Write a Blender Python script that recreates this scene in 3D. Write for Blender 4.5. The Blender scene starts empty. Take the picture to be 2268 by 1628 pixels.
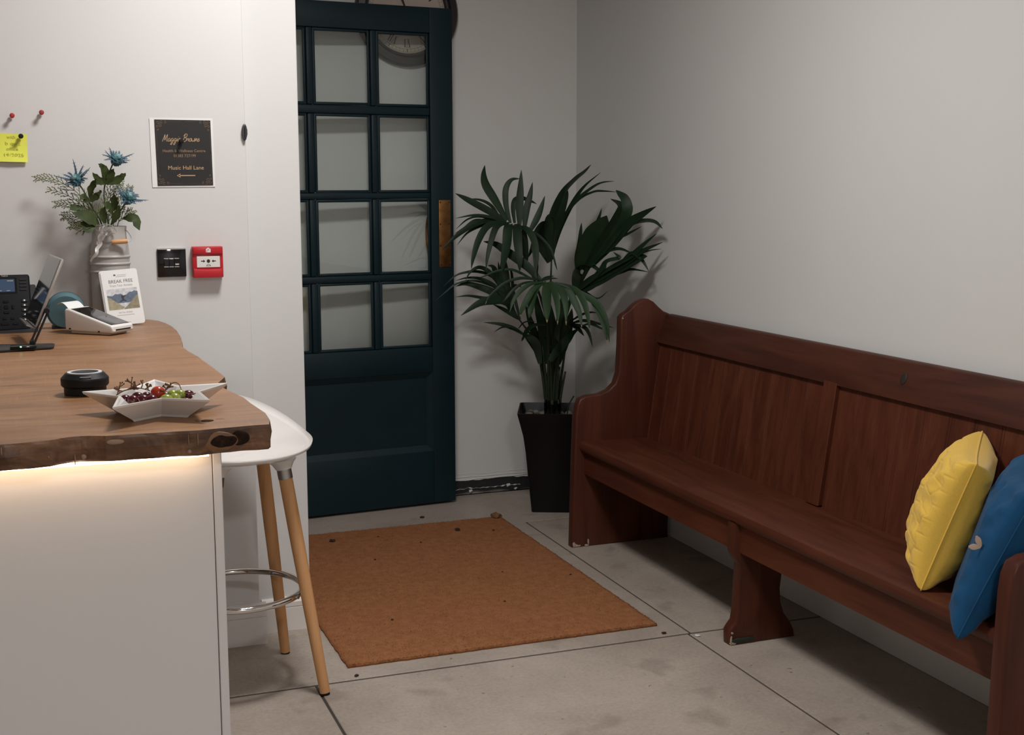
import bpy, bmesh, math, random
from math import sin, cos, pi, radians as R
from mathutils import Vector, Matrix, noise
random.seed(7)
SC = bpy.context.scene
COL = SC.collection
# ---------------------------------------------------------------- camera
cam = bpy.data.objects.new('camera', bpy.data.cameras.new('camera'))
COL.objects.link(cam)
_p, _y, _r = .139787, .362957, -.00215
fw = Vector((sin(_y)*cos(_p), cos(_y)*cos(_p), -sin(_p)))
r0 = Vector((cos(_y), -sin(_y), 0)); u0 = r0.cross(fw)
rr = r0*cos(_r) + u0*sin(_r); uu = u0*cos(_r) - r0*sin(_r)
cam.matrix_world = Matrix(((rr.x, uu.x, -fw.x, 0), (rr.y, uu.y, -fw.y, 0), (rr.z, uu.z, -fw.z, 1.28), (0, 0, 0, 1)))
cam.data.sensor_fit = 'HORIZONTAL'; cam.data.sensor_width = 36; cam.data.lens = 36*2827/2268
cam.data.clip_start = .05
SC.camera = cam
# ---------------------------------------------------------------- world, lamps, exposure
wd = bpy.data.worlds.new('world'); SC.world = wd; wd.use_nodes = True
wd.node_tree.nodes['Background'].inputs[0].default_value = (.9, .95, 1, 1)
wd.node_tree.nodes['Background'].inputs[1].default_value = .02
CEIL = 2.5
PANELS = [((.72, 2.66), .36, 31.5, (1, .972, .955)), ((.5, -.7), .36, 33, (1, .975, .965))]
for (lx, ly), sz, pw, lc in PANELS:   # square ceiling panel, then an unseen fill added to brighten the counter front
    ld = bpy.data.lights.new('ceiling_and_fill_lamp', 'AREA'); ld.shape = 'SQUARE'; ld.size = sz
    ld.energy = pw; ld.color = lc
    lo = bpy.data.objects.new('ceiling_and_fill_lamp', ld); COL.objects.link(lo); lo.location = (lx, ly, CEIL-.02)
vs = SC.view_settings
vs.view_transform = 'Standard'; vs.look = 'None'; vs.gamma = 1; vs.use_curve_mapping = False; vs.exposure = 0.0
# ---------------------------------------------------------------- helpers
def thing(name, label, cat, loc, group=None, kind=None):
    o = bpy.data.objects.new(name, None); COL.objects.link(o); o.location = loc
    o.empty_display_size = .05
    return tag(o, label, cat, group, kind)
def tag(o, label=None, cat=None, group=None, kind=None):
    if label: o['label'] = label
    if cat: o['category'] = cat
    if group: o['group'] = group
    if kind: o['kind'] = kind
    return o
def mk(name, bm, mat, parent=None, smooth=False, kind=None):
    """bm holds world coordinates; a thing's origin is an Empty at its base, a part's matrix cancels it"""
    if isinstance(bm, bmesh.types.BMesh):
        me = bpy.data.meshes.new(name); bm.to_mesh(me); bm.free()
    else:
        me = bm
    for m in (mat if isinstance(mat, (list, tuple)) else [mat]): me.materials.append(m)
    if smooth:
        me.shade_smooth()
        if smooth != 2: me.set_sharp_from_angle(angle=R(40) if smooth is True else R(smooth))
    o = bpy.data.objects.new(name, me); COL.objects.link(o)
    if parent:
        o.parent = parent
        if parent.type == 'EMPTY': o.matrix_parent_inverse = Matrix.Translation(-Vector(parent.location))
    if kind: o['kind'] = kind
    return o
def NB(): return bmesh.new()
def box(bm, a, b, M=None, bev=0, seg=2):
    x0, y0, z0 = a; x1, y1, z1 = b
    v = [bm.verts.new(Vector(c)) for c in ((x0,y0,z0),(x1,y0,z0),(x1,y1,z0),(x0,y1,z0),(x0,y0,z1),(x1,y0,z1),(x1,y1,z1),(x0,y1,z1))]
    f = [bm.faces.new([v[i] for i in q]) for q in ((3,2,1,0),(4,5,6,7),(0,1,5,4),(1,2,6,5),(2,3,7,6),(3,0,4,7))]
    if bev:
        es = list({e for q in f for e in q.edges})
        res = bmesh.ops.bevel(bm, geom=es, offset=bev, segments=seg, affect='EDGES', profile=.5)
        v = list({w for q in res['faces'] for w in q.verts} | {w for w in v if w.is_valid})
    if M is not None:
        for w in v: w.co = M @ w.co
    return bm
def prism(bm, pts, fn, h0, h1, bev=0, seg=2):
    """polygon pts (a,b); fn(a,b,h)->world; extruded from h0 to h1"""
    A = [bm.verts.new(fn(a, b, h0)) for a, b in pts]; B = [bm.verts.new(fn(a, b, h1)) for a, b in pts]
    n = len(pts)
    fs = [bm.faces.new(A[::-1]), bm.faces.new(B)]
    sd = [bm.faces.new((A[i], A[(i+1) % n], B[(i+1) % n], B[i])) for i in range(n)]
    bmesh.ops.recalc_face_normals(bm, faces=fs+sd)
    if bev:
        es = [e for e in set(fs[0].edges) | set(fs[1].edges)]
        bmesh.ops.bevel(bm, geom=es, offset=bev, segments=seg, affect='EDGES', profile=.5)
    return bm
def lathe(bm, prof, c, seg=32, M=None, cap=True):
    """prof: list (r, z) about +Z at c"""
    rings = []
    for r_, z_ in prof:
        ring = []
        for k in range(seg):
            a = 2*pi*k/seg; p = Vector((r_*cos(a), r_*sin(a), z_))
            if M is not None: p = M @ p
            ring.append(bm.verts.new(Vector(c)+p))
        rings.append(ring)
    fs = []
    for A, B in zip(rings, rings[1:]):
        for k in range(seg): fs.append(bm.faces.new((A[k], A[(k+1) % seg], B[(k+1) % seg], B[k])))
    if cap:
        fs.append(bm.faces.new(rings[0][::-1])); fs.append(bm.faces.new(rings[-1]))
    return bm
def smoothpts(pts, n=4):
    pts = [Vector(p) for p in pts]
    if len(pts) < 3: return pts
    out = []
    for i in range(len(pts)-1):
        p0 = pts[i-1] if i else pts[0]*2-pts[1]
        p1, p2 = pts[i], pts[i+1]
        p3 = pts[i+2] if i+2 < len(pts) else p2*2-p1
        for k in range(n):
            t = k/n
            out.append(.5*((2*p1)+(p2-p0)*t+(2*p0-5*p1+4*p2-p3)*t*t+(3*p1-p0-3*p2+p3)*t**3))
    out.append(pts[-1]); return out
def tube(bm, pts, rad, seg=8, closed=False):
    pts = [Vector(p) for p in pts]; n = len(pts)
    rad = rad if isinstance(rad, (list, tuple)) else [rad]*n
    rings = []; up = None
    for i, p in enumerate(pts):
        t = (pts[(i+1) % n]-pts[i-1]) if closed else (pts[min(i+1, n-1)]-pts[max(i-1, 0)])
        if t.length < 1e-9: t = Vector((0, 0, 1))
        t.normalize()
        if up is None:
            up = Vector((0, 0, 1)) if abs(t.z) < .9 else Vector((1, 0, 0))
        a = t.cross(up)
        if a.length < 1e-6: a = t.orthogonal()
        a.normalize(); up = a.cross(t)
        rr_ = rad[min(i, len(rad)-1)]
        rings.append([bm.verts.new(p+(a*cos(2*pi*k/seg)+up*sin(2*pi*k/seg))*rr_) for k in range(seg)])
    for i in range(n if closed else n-1):
        A, B = rings[i], rings[(i+1) % n]
        for k in range(seg): bm.faces.new((A[k], A[(k+1) % seg], B[(k+1) % seg], B[k]))
    if not closed:
        bm.faces.new(rings[0][::-1]); bm.faces.new(rings[-1])
    return bm
def sphere(bm, c, r_, sx=1, sy=1, sz=1, u=16, v=10, M=None):
    m = Matrix.Translation(Vector(c)) @ (M or Matrix()) @ Matrix.Diagonal((sx*r_, sy*r_, sz*r_, 1))
    bmesh.ops.create_uvsphere(bm, u_segments=u, v_segments=v, radius=1, matrix=m); return bm
def lrp(rad, n): return [rad[0]+(rad[1]-rad[0])*i/(n-1) for i in range(n)]
def blade(bm, pts, width, nrm, fold=.25, sub=4, tip=.02, base=.35, shape=.42, thick=.0006, dry=0):
    """leaf blade: path, max width, facing normal; folded along its midrib, with real thickness"""
    P = smoothpts(pts, sub); n = len(P); rows = []; nrm = Vector(nrm).normalized()
    for i, p in enumerate(P):
        t = (P[min(i+1, n-1)]-P[max(i-1, 0)]).normalized()
        s = t.cross(nrm)
        if s.length < 1e-4: s = t.orthogonal()
        s.normalize(); m = s.cross(t)
        x = i/(n-1)
        w_ = (base+(1-base)*sin(min(1, x/shape)*pi/2)) if x < shape else max(tip, cos((x-shape)/(1-shape)*pi/2)**.8)
        h = width/2*w_
        row = []
        for q in (-1, 0, 1):
            row.append(p+s*(h*q)+m*(h*fold*abs(q)))
        rows.append((row, m))
    for sgn in (1, -1):
        V = [[bm.verts.new(c+m*(thick*.5*sgn)) for c in row] for row, m in rows]
        for i, (A, B) in enumerate(zip(V, V[1:])):
            for k in (0, 1):
                f = (A[k], A[k+1], B[k+1], B[k]); f = bm.faces.new(f if sgn > 0 else f[::-1])
                if dry and i >= (n-1)*(1-dry): f.material_index = 1
    return bm
def ribbon(bm, pts, width, M, n=5, z=0.):
    """flat stroke in a local xy plane"""
    P = smoothpts([Vector((a, b, 0)) for a, b in pts], n); V = []
    for i, p in enumerate(P):
        t = (P[min(i+1, len(P)-1)]-P[max(i-1, 0)])
        t = t.normalized() if t.length > 1e-9 else Vector((1, 0, 0))
        s = Vector((-t.y, t.x, 0))*(width/2)
        V.append((bm.verts.new(M @ (p+s+Vector((0, 0, z)))), bm.verts.new(M @ (p-s+Vector((0, 0, z))))))
    for A, B in zip(V, V[1:]): bm.faces.new((A[1], B[1], B[0], A[0]))
    return bm
def flatpoly(bm, pts, M, z=0.):
    return bm.faces.new([bm.verts.new(M @ Vector((a, b, z))) for a, b in pts])
def text(name, body, size, mat, parent, M, shear=0, align='CENTER', sx=1, ext=.00012, off=0):
    cu = bpy.data.curves.new(name, 'FONT'); cu.body = body; cu.size = size; cu.align_x = align; cu.align_y = 'CENTER'
    cu.shear = shear; cu.extrude = ext; cu.resolution_u = 3; cu.offset = off
    t = bpy.data.objects.new(name, cu); COL.objects.link(t)
    me = bpy.data.meshes.new_from_object(t)
    bpy.data.objects.remove(t)
    me.transform(M @ Matrix.Diagonal((sx, 1, 1, 1))); me.materials.clear()
    return mk(name, me, mat, parent)
def planeM(o, ex, ey):
    ex = Vector(ex).normalized(); ey = Vector(ey); ey = (ey-ex*ey.dot(ex)).normalized(); ez = ex.cross(ey)
    return Matrix(((ex.x, ey.x, ez.x, o[0]), (ex.y, ey.y, ez.y, o[1]), (ex.z, ey.z, ez.z, o[2]), (0, 0, 0, 1)))
# ---------------------------------------------------------------- materials
def mat(name, c, rough=.5, metal=0, var=0, vs_=8, bump=0, bs=40, c2=None, spec=.5, coat=0, det=4, stretch=None, emit=None, es=0, sheen=0, lo=.3, hi=.7, bd=.002):
    m = bpy.data.materials.new(name); m.use_nodes = True; nt = m.node_tree; b = nt.nodes['Principled BSDF']
    b.inputs['Base Color'].default_value = (*c, 1); b.inputs['Roughness'].default_value = rough
    b.inputs['Metallic'].default_value = metal; b.inputs['Specular IOR Level'].default_value = spec
    b.inputs['Coat Weight'].default_value = coat; b.inputs['Coat Roughness'].default_value = .15
    b.inputs['Sheen Weight'].default_value = sheen
    if emit:
        b.inputs['Emission Color'].default_value = (*emit, 1); b.inputs['Emission Strength'].default_value = es
    vec = None
    if var or bump or c2:
        tc = nt.nodes.new('ShaderNodeTexCoord'); mp = nt.nodes.new('ShaderNodeMapping')
        nt.links.new(tc.outputs['Object'], mp.inputs[0])
        if stretch: mp.inputs['Scale'].default_value = stretch
        vec = mp.outputs[0]
    if var or c2:
        n = nt.nodes.new('ShaderNodeTexNoise'); n.inputs['Scale'].default_value = vs_; n.inputs['Detail'].default_value = det
        n.inputs['Roughness'].default_value = .6
        nt.links.new(vec, n.inputs['Vector'])
        rp = nt.nodes.new('ShaderNodeValToRGB'); nt.links.new(n.outputs['Fac'], rp.inputs[0])
        ca = tuple(x*(1-var) for x in c) if not c2 else c
        cb = tuple(min(1, x*(1+var)) for x in c) if not c2 else c2
        rp.color_ramp.elements[0].position = lo; rp.color_ramp.elements[1].position = hi
        rp.color_ramp.elements[0].color = (*ca, 1); rp.color_ramp.elements[1].color = (*cb, 1)
        nt.links.new(rp.outputs[0], b.inputs['Base Color'])
    if bump:
        n2 = nt.nodes.new('ShaderNodeTexNoise'); n2.inputs['Scale'].default_value = bs; n2.inputs['Detail'].default_value = 5
        nt.links.new(vec, n2.inputs['Vector'])
        bp = nt.nodes.new('ShaderNodeBump'); bp.inputs['Strength'].default_value = bump; bp.inputs['Distance'].default_value = bd
        nt.links.new(n2.outputs['Fac'], bp.inputs['Height']); nt.links.new(bp.outputs[0], b.inputs['Normal'])
    return m
def woodmat(name, c1, c2, c3, along, rough=.4, fine=1., coat=0., spec=.4, bump=.25):
    """grain stretched along one world axis"""
    m = bpy.data.materials.new(name); m.use_nodes = True; nt = m.node_tree; b = nt.nodes['Principled BSDF']
    N = nt.nodes.new; Lk = nt.links.new
    tc = N('ShaderNodeTexCoord')
    def grain(sc_along, sc_across, scale, det, dist):
        mp = N('ShaderNodeMapping'); s = [sc_across]*3; s['XYZ'.index(along)] = sc_along
        mp.inputs['Scale'].default_value = s; Lk(tc.outputs['Object'], mp.inputs[0])
        n = N('ShaderNodeTexNoise'); n.inputs['Scale'].default_value = scale; n.inputs['Detail'].default_value = det
        n.inputs['Distortion'].default_value = dist; Lk(mp.outputs[0], n.inputs['Vector']); return n
    g1 = grain(.5, 5, 4*fine, 6, 1.2); g2 = grain(1.2, 40, 4*fine, 4, .2)
    rp = N('ShaderNodeValToRGB'); e = rp.color_ramp.elements
    e[0].position = .32; e[0].color = (*c1, 1); e[1].position = .68; e[1].color = (*c3, 1)
    k = rp.color_ramp.elements.new(.5); k.color = (*c2, 1)
    mx = N('ShaderNodeMath'); mx.operation = 'MULTIPLY_ADD'; mx.inputs[1].default_value = .35; mx.inputs[2].default_value = -.17
    Lk(g2.outputs['Fac'], mx.inputs[0])
    ad = N('ShaderNodeMath'); ad.operation = 'ADD'; Lk(g1.outputs['Fac'], ad.inputs[0]); Lk(mx.outputs[0], ad.inputs[1])
    Lk(ad.outputs[0], rp.inputs[0]); Lk(rp.outputs[0], b.inputs['Base Color'])
    bp = N('ShaderNodeBump'); bp.inputs['Strength'].default_value = bump; bp.inputs['Distance'].default_value = .001
    Lk(g2.outputs['Fac'], bp.inputs['Height']); Lk(bp.outputs[0], b.inputs['Normal'])
    b.inputs['Roughness'].default_value = rough; b.inputs['Coat Weight'].default_value = coat
    b.inputs['Coat Roughness'].default_value = .3; b.inputs['Specular IOR Level'].default_value = spec
    return m
def glassmat(name, tint, ior=1.5):
    m = bpy.data.materials.new(name); m.use_nodes = True; nt = m.node_tree; nt.nodes.clear(); N = nt.nodes.new
    o = N('ShaderNodeOutputMaterial'); mx = N('ShaderNodeMixShader'); t = N('ShaderNodeBsdfTransparent'); g = N('ShaderNodeBsdfGlossy')
    fr = N('ShaderNodeFresnel'); fr.inputs[0].default_value = ior
    t.inputs[0].default_value = (*tint, 1); g.inputs['Roughness'].default_value = .015
    nt.links.new(fr.outputs[0], mx.inputs[0]); nt.links.new(t.outputs[0], mx.inputs[1]); nt.links.new(g.outputs[0], mx.inputs[2])
    nt.links.new(mx.outputs[0], o.inputs[0]); return m
W_WALL = mat('white_wall_paint', (.655, .645, .632), .55, var=.012, vs_=3, bump=.12, bs=120, bd=.0006)
W_GREY = mat('pale_grey_wall_paint', (.735, .735, .715), .6, var=.012, vs_=3, bump=.12, bs=120, bd=.0006)
W_TRIM = mat('white_gloss_paint', (.74, .71, .68), .35, var=.015, vs_=5, bump=.05, bs=60)
CEILM = mat('ceiling_paint', (.78, .77, .75), .7)
def concmat():
    m = bpy.data.materials.new('concrete_slab'); m.use_nodes = True; nt = m.node_tree; b = nt.nodes['Principled BSDF']; N = nt.nodes.new; Lk = nt.links.new
    tc = N('ShaderNodeTexCoord')
    def nz(scale, det, rough=.6, dist=0, loc=(0, 0, 0)):
        mp = N('ShaderNodeMapping'); mp.inputs['Location'].default_value = loc; Lk(tc.outputs['Object'], mp.inputs[0])
        n = N('ShaderNodeTexNoise'); n.inputs['Scale'].default_value = scale; n.inputs['Detail'].default_value = det; n.inputs['Roughness'].default_value = rough
        n.inputs['Distortion'].default_value = dist; Lk(mp.outputs[0], n.inputs['Vector']); return n.outputs['Fac']
    def ramp(src, p0, c0, p1, c1):
        r = N('ShaderNodeValToRGB'); e = r.color_ramp.elements; e[0].position = p0; e[0].color = (*c0, 1); e[1].position = p1; e[1].color = (*c1, 1); Lk(src, r.inputs[0]); return r.outputs[0]
    def mul(a, c):
        k = N('ShaderNodeMix'); k.data_type = 'RGBA'; k.blend_type = 'MULTIPLY'; k.inputs['Factor'].default_value = 1; Lk(a, k.inputs[6]); Lk(c, k.inputs[7]); return k.outputs[2]
    base = ramp(nz(2.6, 8, .65, .4), .30, (.34, .285, .24), .72, (.50, .43, .365))
    fine = ramp(nz(95, 6, .7), .25, (.80, .80, .80), .75, (1.12, 1.12, 1.12))
    blot = ramp(nz(6.5, 2, .5, .3, (3, 1, 0)), .30, (.80, .79, .78), .40, (1, 1, 1))
    speck = ramp(nz(38, 2, .5, 0, (8, 2, 0)), .245, (.55, .53, .50), .28, (1, 1, 1))
    Lk(mul(mul(mul(base, fine), blot), speck), b.inputs['Base Color'])
    b.inputs['Roughness'].default_value = .55; b.inputs['Specular IOR Level'].default_value = .4
    bp = N('ShaderNodeBump'); bp.inputs['Strength'].default_value = .25; bp.inputs['Distance'].default_value = .0015; Lk(nz(80, 5), bp.inputs['Height']); Lk(bp.outputs[0], b.inputs['Normal'])
    return m
CONC = concmat()
GROUT = mat('dark_joint', (.05, .042, .036), .9)
BITU = mat('bitumen', (.018, .018, .02), .7, bump=.8, bs=60, bd=.004)
TEAL = mat('door_paint', (.0055, .021, .029), .48, var=.12, vs_=6, bump=.12, bs=35, spec=.3)
GLASS = glassmat('door_glass', (.955, .975, .965))
CLEAR = glassmat('clear_plastic', (.86, .86, .82), 1.45)
BRASS = mat('aged_brass', (.33, .165, .06), .42, 1, var=.35, vs_=22, bump=.1, bs=80)
BRASS_D = mat('dark_brass', (.10, .055, .022), .45, 1)
BLK = mat('black_plastic', (.008, .0085, .010), .5, spec=.28)
BLKG = mat('black_gloss', (.006, .006, .007), .08)
BLKM = mat('black_matt', (.010, .010, .011), .6, spec=.25)
WHT = mat('white_plastic', (.74, .72, .69), .28)
PAPER = mat('white_paper', (.78, .775, .76), .6)
CHROME = mat('chrome', (.72, .70, .67), .07, 1)
STEEL = mat('brushed_steel', (.45, .44, .42), .35, 1)
# ================================================================ STRUCTURE
XR, YB, YL, YP, XE, XP = 2.18, 4.975, 3.52, 3.605, .57, .732
X0, Y0 = -2.6, -1.6
def struct(name, bm, m, smooth=False): 
    o = mk(name, bm, m, None, smooth); o['kind'] = 'structure'; return o
# floor: dark joint bed with five large concrete slabs set on it
bm = NB(); box(bm, (X0-.1, Y0-.1, -.06), (XR+.1, YB+.1, -.0035)); floor = struct('floor', bm, GROUT)
g, gy = .0035, .0058
slabs = [[(X0, Y0), (.648-g, Y0), (.648-g, 3.148-gy), (X0, 3.148-gy)],
         [(.648+g, Y0), (1.738-g, Y0), (1.738-g, 3.145-gy), (.648+g, 3.148-gy)],
         [(1.738+g, Y0), (XR, Y0), (XR, 3.134-gy), (1.738+g, 3.145-gy)],
         [(X0, 3.148+gy), (.648, 3.148+gy), (1.748-g, 3.145+gy), (1.757-g, 4.476+gy), (XR, 4.472+gy), (XR, YB), (X0, YB)],
         [(1.748+g, 3.145+gy), (XR, 3.134+gy), (XR, 4.472-gy), (1.757+g, 4.476-gy)]]
for s in slabs:
    bm = NB(); prism(bm, s, lambda a, b, h: Vector((a, b, h)), -.03, 0, .0018, 1); mk('concrete_slab', bm, CONC, floor)
bm = NB(); box(bm, (X0-.1, Y0-.1, CEIL), (XR+.1, YB+.1, CEIL+.1)); struct('ceiling', bm, CEILM)
bm = NB(); box(bm, (XR, Y0-.1, 0), (XR+.12, YB+.12, CEIL)); struct('wall_right', bm, W_GREY)
# back wall: plaster skin ending raggedly above a black damp-proof strip
n = 260; random.seed(3); bm = NB()
pts = []
for i in range(n+1):
    x = -.4+(XR+.4)*i/n
    z = .062+.010*noise.noise(Vector((x*9, 0, 3)))+.005*noise.noise(Vector((x*40, 2, 0)))
    pts.append((x, z))
poly = [(-.4, CEIL)]+pts+[(XR, CEIL)]
prism(bm, poly, lambda a, b, h: Vector((a, h, b)), YB, YB+.014)
wb = struct('wall_back', bm, W_GREY)
bm = NB(); box(bm, (-.4, YB+.013, .0), (XR, YB+.12, CEIL)); mk('masonry', bm, mat('masonry', (.4, .38, .36), .9), wb)
bm = NB()
lo = [(-.4+(XR+.4)*i/n, max(.002, .010+.012*noise.noise(Vector((i*.11, 5, 1))))) for i in range(n+1)]
hi = [(-.4+(XR+.4)*i/n, .082) for i in range(n+1)]
prism(bm, lo+hi[::-1], lambda a, b, h: Vector((a, h, b)), YB+.003, YB+.0135)
struct('trim_1', bm, BITU)
bm = NB()   # flaking plaster lip above the strip
for k, (zz, dy) in enumerate(((.066, .004), (.077, .0035), (.09, .002))):
    P = [(x, YB, zz+.006*noise.noise(Vector((x*11, k*3, 0)))) for x in [1.2+i*.02 for i in range(49)]]
    tube(bm, P, [dy*(.6+.6*abs(noise.noise(Vector((p[0]*23, k, 7))))) for p in P], 5)
mk('plaster_flake', bm, W_GREY, wb, True)
bm = NB(); P = [(1.62+.006*i, YB+.001, .026+.007*noise.noise(Vector((i*.21, 1, 8)))) for i in range(52)]
tube(bm, P, [max(.0004, .0032*(.25+noise.noise(Vector((i*.33, 4, 2)))*1.6)) for i in range(52)], 5); mk('mortar_streak', bm, W_GREY, wb, True)
for x, z, s in ((1.702, .015, .005), (1.872, .028, .007), (1.905, .010, .005)):
    bm = NB(); sphere(bm, (x, YB+.001, z), s, 1.3, .35, 1, 12, 8)
    for v in bm.verts: v.co += Vector((noise.noise(v.co*230), 0, noise.noise(v.co*230+Vector((5, 0, 0)))))*.006
    mk('mortar_lump', bm, W_GREY, wb, True)
# left wall, its recessed pier, skirtings
bm = NB(); box(bm, (X0, YL, 0), (XE, YL+.12, CEIL), bev=.003); struct('wall_left', bm, W_WALL)
bm = NB(); box(bm, (XE-.05, YP, 0), (XP, YP+.15, CEIL), bev=.003); struct('wall_pier', bm, W_WALL)
bm = NB(); box(bm, (-.5, YL+.1, 0), (-.4, YB+.05, CEIL)); struct('wall_alcove', bm, W_WALL)
bm = NB(); box(bm, (X0-.12, Y0-.1, 0), (X0, YL+.1, CEIL)); struct('wall_far_left', bm, W_WALL)
bm = NB(); box(bm, (X0-.12, Y0-.12, 0), (XR+.12, Y0, CEIL)); struct('wall_rear', bm, W_WALL)
def skirting(name, x0, x1, yf, h, gz):
    prof = [(0, 0), (0, gz-.002), (.003, gz), (0, gz+.002), (0, h-.012), (.006, h-.004), (.012, h), (.018, h), (.018, 0)]
    bm = NB(); prism(bm, prof, lambda a, b, hh: Vector((hh, yf+a, b)), x0, x1); return struct(name, bm, W_TRIM)
skirting('baseboard_left', X0, XE+.016, YL-.0175, .118, .079)
skirting('baseboard_pier', XE+.018, XP-.004, YP-.0175, .097, .07)
# ================================================================ DOOR
ang = math.atan2(4.867-4.814, 1.601-.98)
DM = Matrix.Translation((1.601, 4.867, 0)) @ Matrix.Rotation(ang, 4, 'Z')
door = thing('door_1', 'dark teal half glazed panelled door with brass finger plate', None, (1.601, 4.867, 0), None, 'structure')
DW, DT, DZ0, DZ1 = .90, .044, .010, 1.972
def dbox(name, a, b, m=TEAL, bev=.0025, par=None):
    bm = NB(); box(bm, a, b, DM, bev); return mk(name, bm, m, par or door, True)
ROWS = [(1.592, 1.876), (1.262, 1.560), (.945, 1.238), (.650, .918)]
COLS = [(-.311, -.095), (-.563, -.337), (-.805, -.589)]
dbox('stile', (-.095, 0, DZ0), (0, DT, DZ1)); dbox('stile', (-DW, 0, DZ0), (-.805, DT, DZ1))
dbox('rail', (-.805, 0, 1.876), (-.095, DT, DZ1)); dbox('rail', (-.805, 0, .548), (-.095, DT, .650)); dbox('rail', (-.805, 0, DZ0), (-.095, DT, .225))
for (a, b), (c, d) in zip(ROWS[1:], ROWS): dbox('glazing_bar', (-.805, .004, b), (-.095, DT-.004, c), bev=.006)
for (a, b), (c, d) in zip(COLS[1:], COLS):
    for z0, z1 in ROWS: dbox('glazing_bar', (b, .004, z0), (c, DT-.004, z1), bev=.006)
for x0, x1 in COLS:
    for z0, z1 in ROWS:
        bm = NB(); box(bm, (x0, .020, z0), (x1, .024, z1), DM); pane = mk('pane', bm, GLASS, door)
        bm = NB(); k = .011   # putty bead round the pane, uneven by hand
        for (a, b, c, d) in ((x0, x1, z1-k, z1), (x0, x1, z0, z0+k), (x0, x0+k, z0, z1), (x1-k, x1, z0, z1)):
            box(bm, (a, .010, c), (b, .0195, d), DM, .004)
        for v in bm.verts: v.co += Vector((noise.noise(v.co*60), 0, noise.noise(v.co*60+Vector((9, 0, 0)))))*.0016
        mk('glazing_bead', bm, TEAL, pane, True)
bm = NB(); box(bm, (-.805, .016, .225), (-.095, .030, .548), DM); mk('panel', bm, TEAL, door)
k = .024
for nm, q in (('top', [(-.805, .548), (-.095, .548), (-.095-k, .548-k), (-.805+k, .548-k)]), ('bot', [(-.805, .225), (-.095, .225), (-.095-k, .225+k), (-.805+k, .225+k)]),
          ('l', [(-.805, .225), (-.805, .548), (-.805+k, .548-k), (-.805+k, .225+k)]), ('r', [(-.095, .225), (-.095, .548), (-.095-k, .548-k), (-.095-k, .225+k)])):
    bm = NB()
    ys = (.001, .001, .015, .015)
    A = [bm.verts.new(DM @ Vector((a, y, b))) for (a, b), y in zip(q, ys)]; B = [bm.verts.new(DM @ Vector((a, .0165, b))) for a, b in q]
    fs = [bm.faces.new(A), bm.faces.new(B[::-1])]+[bm.faces.new((A[i], B[i], B[(i+1) % 4], A[(i+1) % 4])) for i in range(4)]
    bmesh.ops.recalc_face_normals(bm, faces=fs); mk('panel_moulding', bm, TEAL, door)
fp = dbox('finger_plate', (-.064, -.003, .968), (-.014, 0.0, 1.233), BRASS, .0012); fp['label'] = 'aged brass finger plate with screws'
for a, b in ((-.058, 1.224), (-.020, 1.224), (-.058, 1.138), (-.021, 1.138), (-.058, 1.053), (-.021, 1.053), (-.057, .977), (-.021, .977)):
    bm = NB(); lathe(bm, [(.0032, 0), (.0028, .0012)], DM @ Vector((a, -.003, b)), 10, DM.to_3x3().to_4x4() @ Matrix.Rotation(pi/2, 4, 'X')); mk('screw', bm, BRASS_D, fp, True)
bm = NB()
tube(bm, [DM @ Vector(p) for p in smoothpts([(-.075, DT, 1.03), (-.078, DT+.03, 1.04), (-.08, DT+.042, 1.10), (-.078, DT+.03, 1.16), (-.075, DT, 1.17)], 5)], .008, 10)
mk('pull_handle', bm, BRASS, door, True)
# ================================================================ CLOCK
CK = Vector((1.445, YB, 1.962))
clock = thing('wall_clock', 'large round black rimmed wall clock with roman numerals half hidden by the door', 'clock', CK)
CM = Matrix.Rotation(pi/2, 4, 'X')
CLK = mat('clock_rim', (.022, .018, .017), .35, var=.2, vs_=12)
bm = NB(); lathe(bm, [(.207, .002), (.207, .030), (.200, .040), (.176, .043), (.168, .034), (.161, .033), (.157, .022), (.157, .002)], CK, 72, CM, False); mk('rim', bm, CLK, clock, True)
bm = NB(); lathe(bm, [(.158, .004), (.158, .016)], CK, 72, CM); mk('dial', bm, mat('clock_dial', (.56, .47, .40), .6, var=.06, vs_=9), clock)
INK = mat('clock_ink', (.012, .011, .010), .6)
FM = Matrix.Translation(CK+Vector((0, -.0165, 0))) @ planeM((0, 0, 0), (1, 0, 0), (0, 0, 1))
bm = NB()
for rad in (.152, .140):
    ribbon(bm, [(rad*sin(2*pi*i/72), rad*cos(2*pi*i/72)) for i in range(73)], .0009, FM, 1)
for i in range(60):
    a = 2*pi*i/60; ribbon(bm, [(.140*sin(a), .140*cos(a)), (.152*sin(a), .152*cos(a))], .0028 if i % 5 == 0 else .0008, FM, 1, .0001)
mk('minute_track', bm, INK, clock)
ROM = ['XII', 'I', 'II', 'III', 'IIII', 'V', 'VI', 'VII', 'VIII', 'IX', 'X', 'XI']
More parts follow.
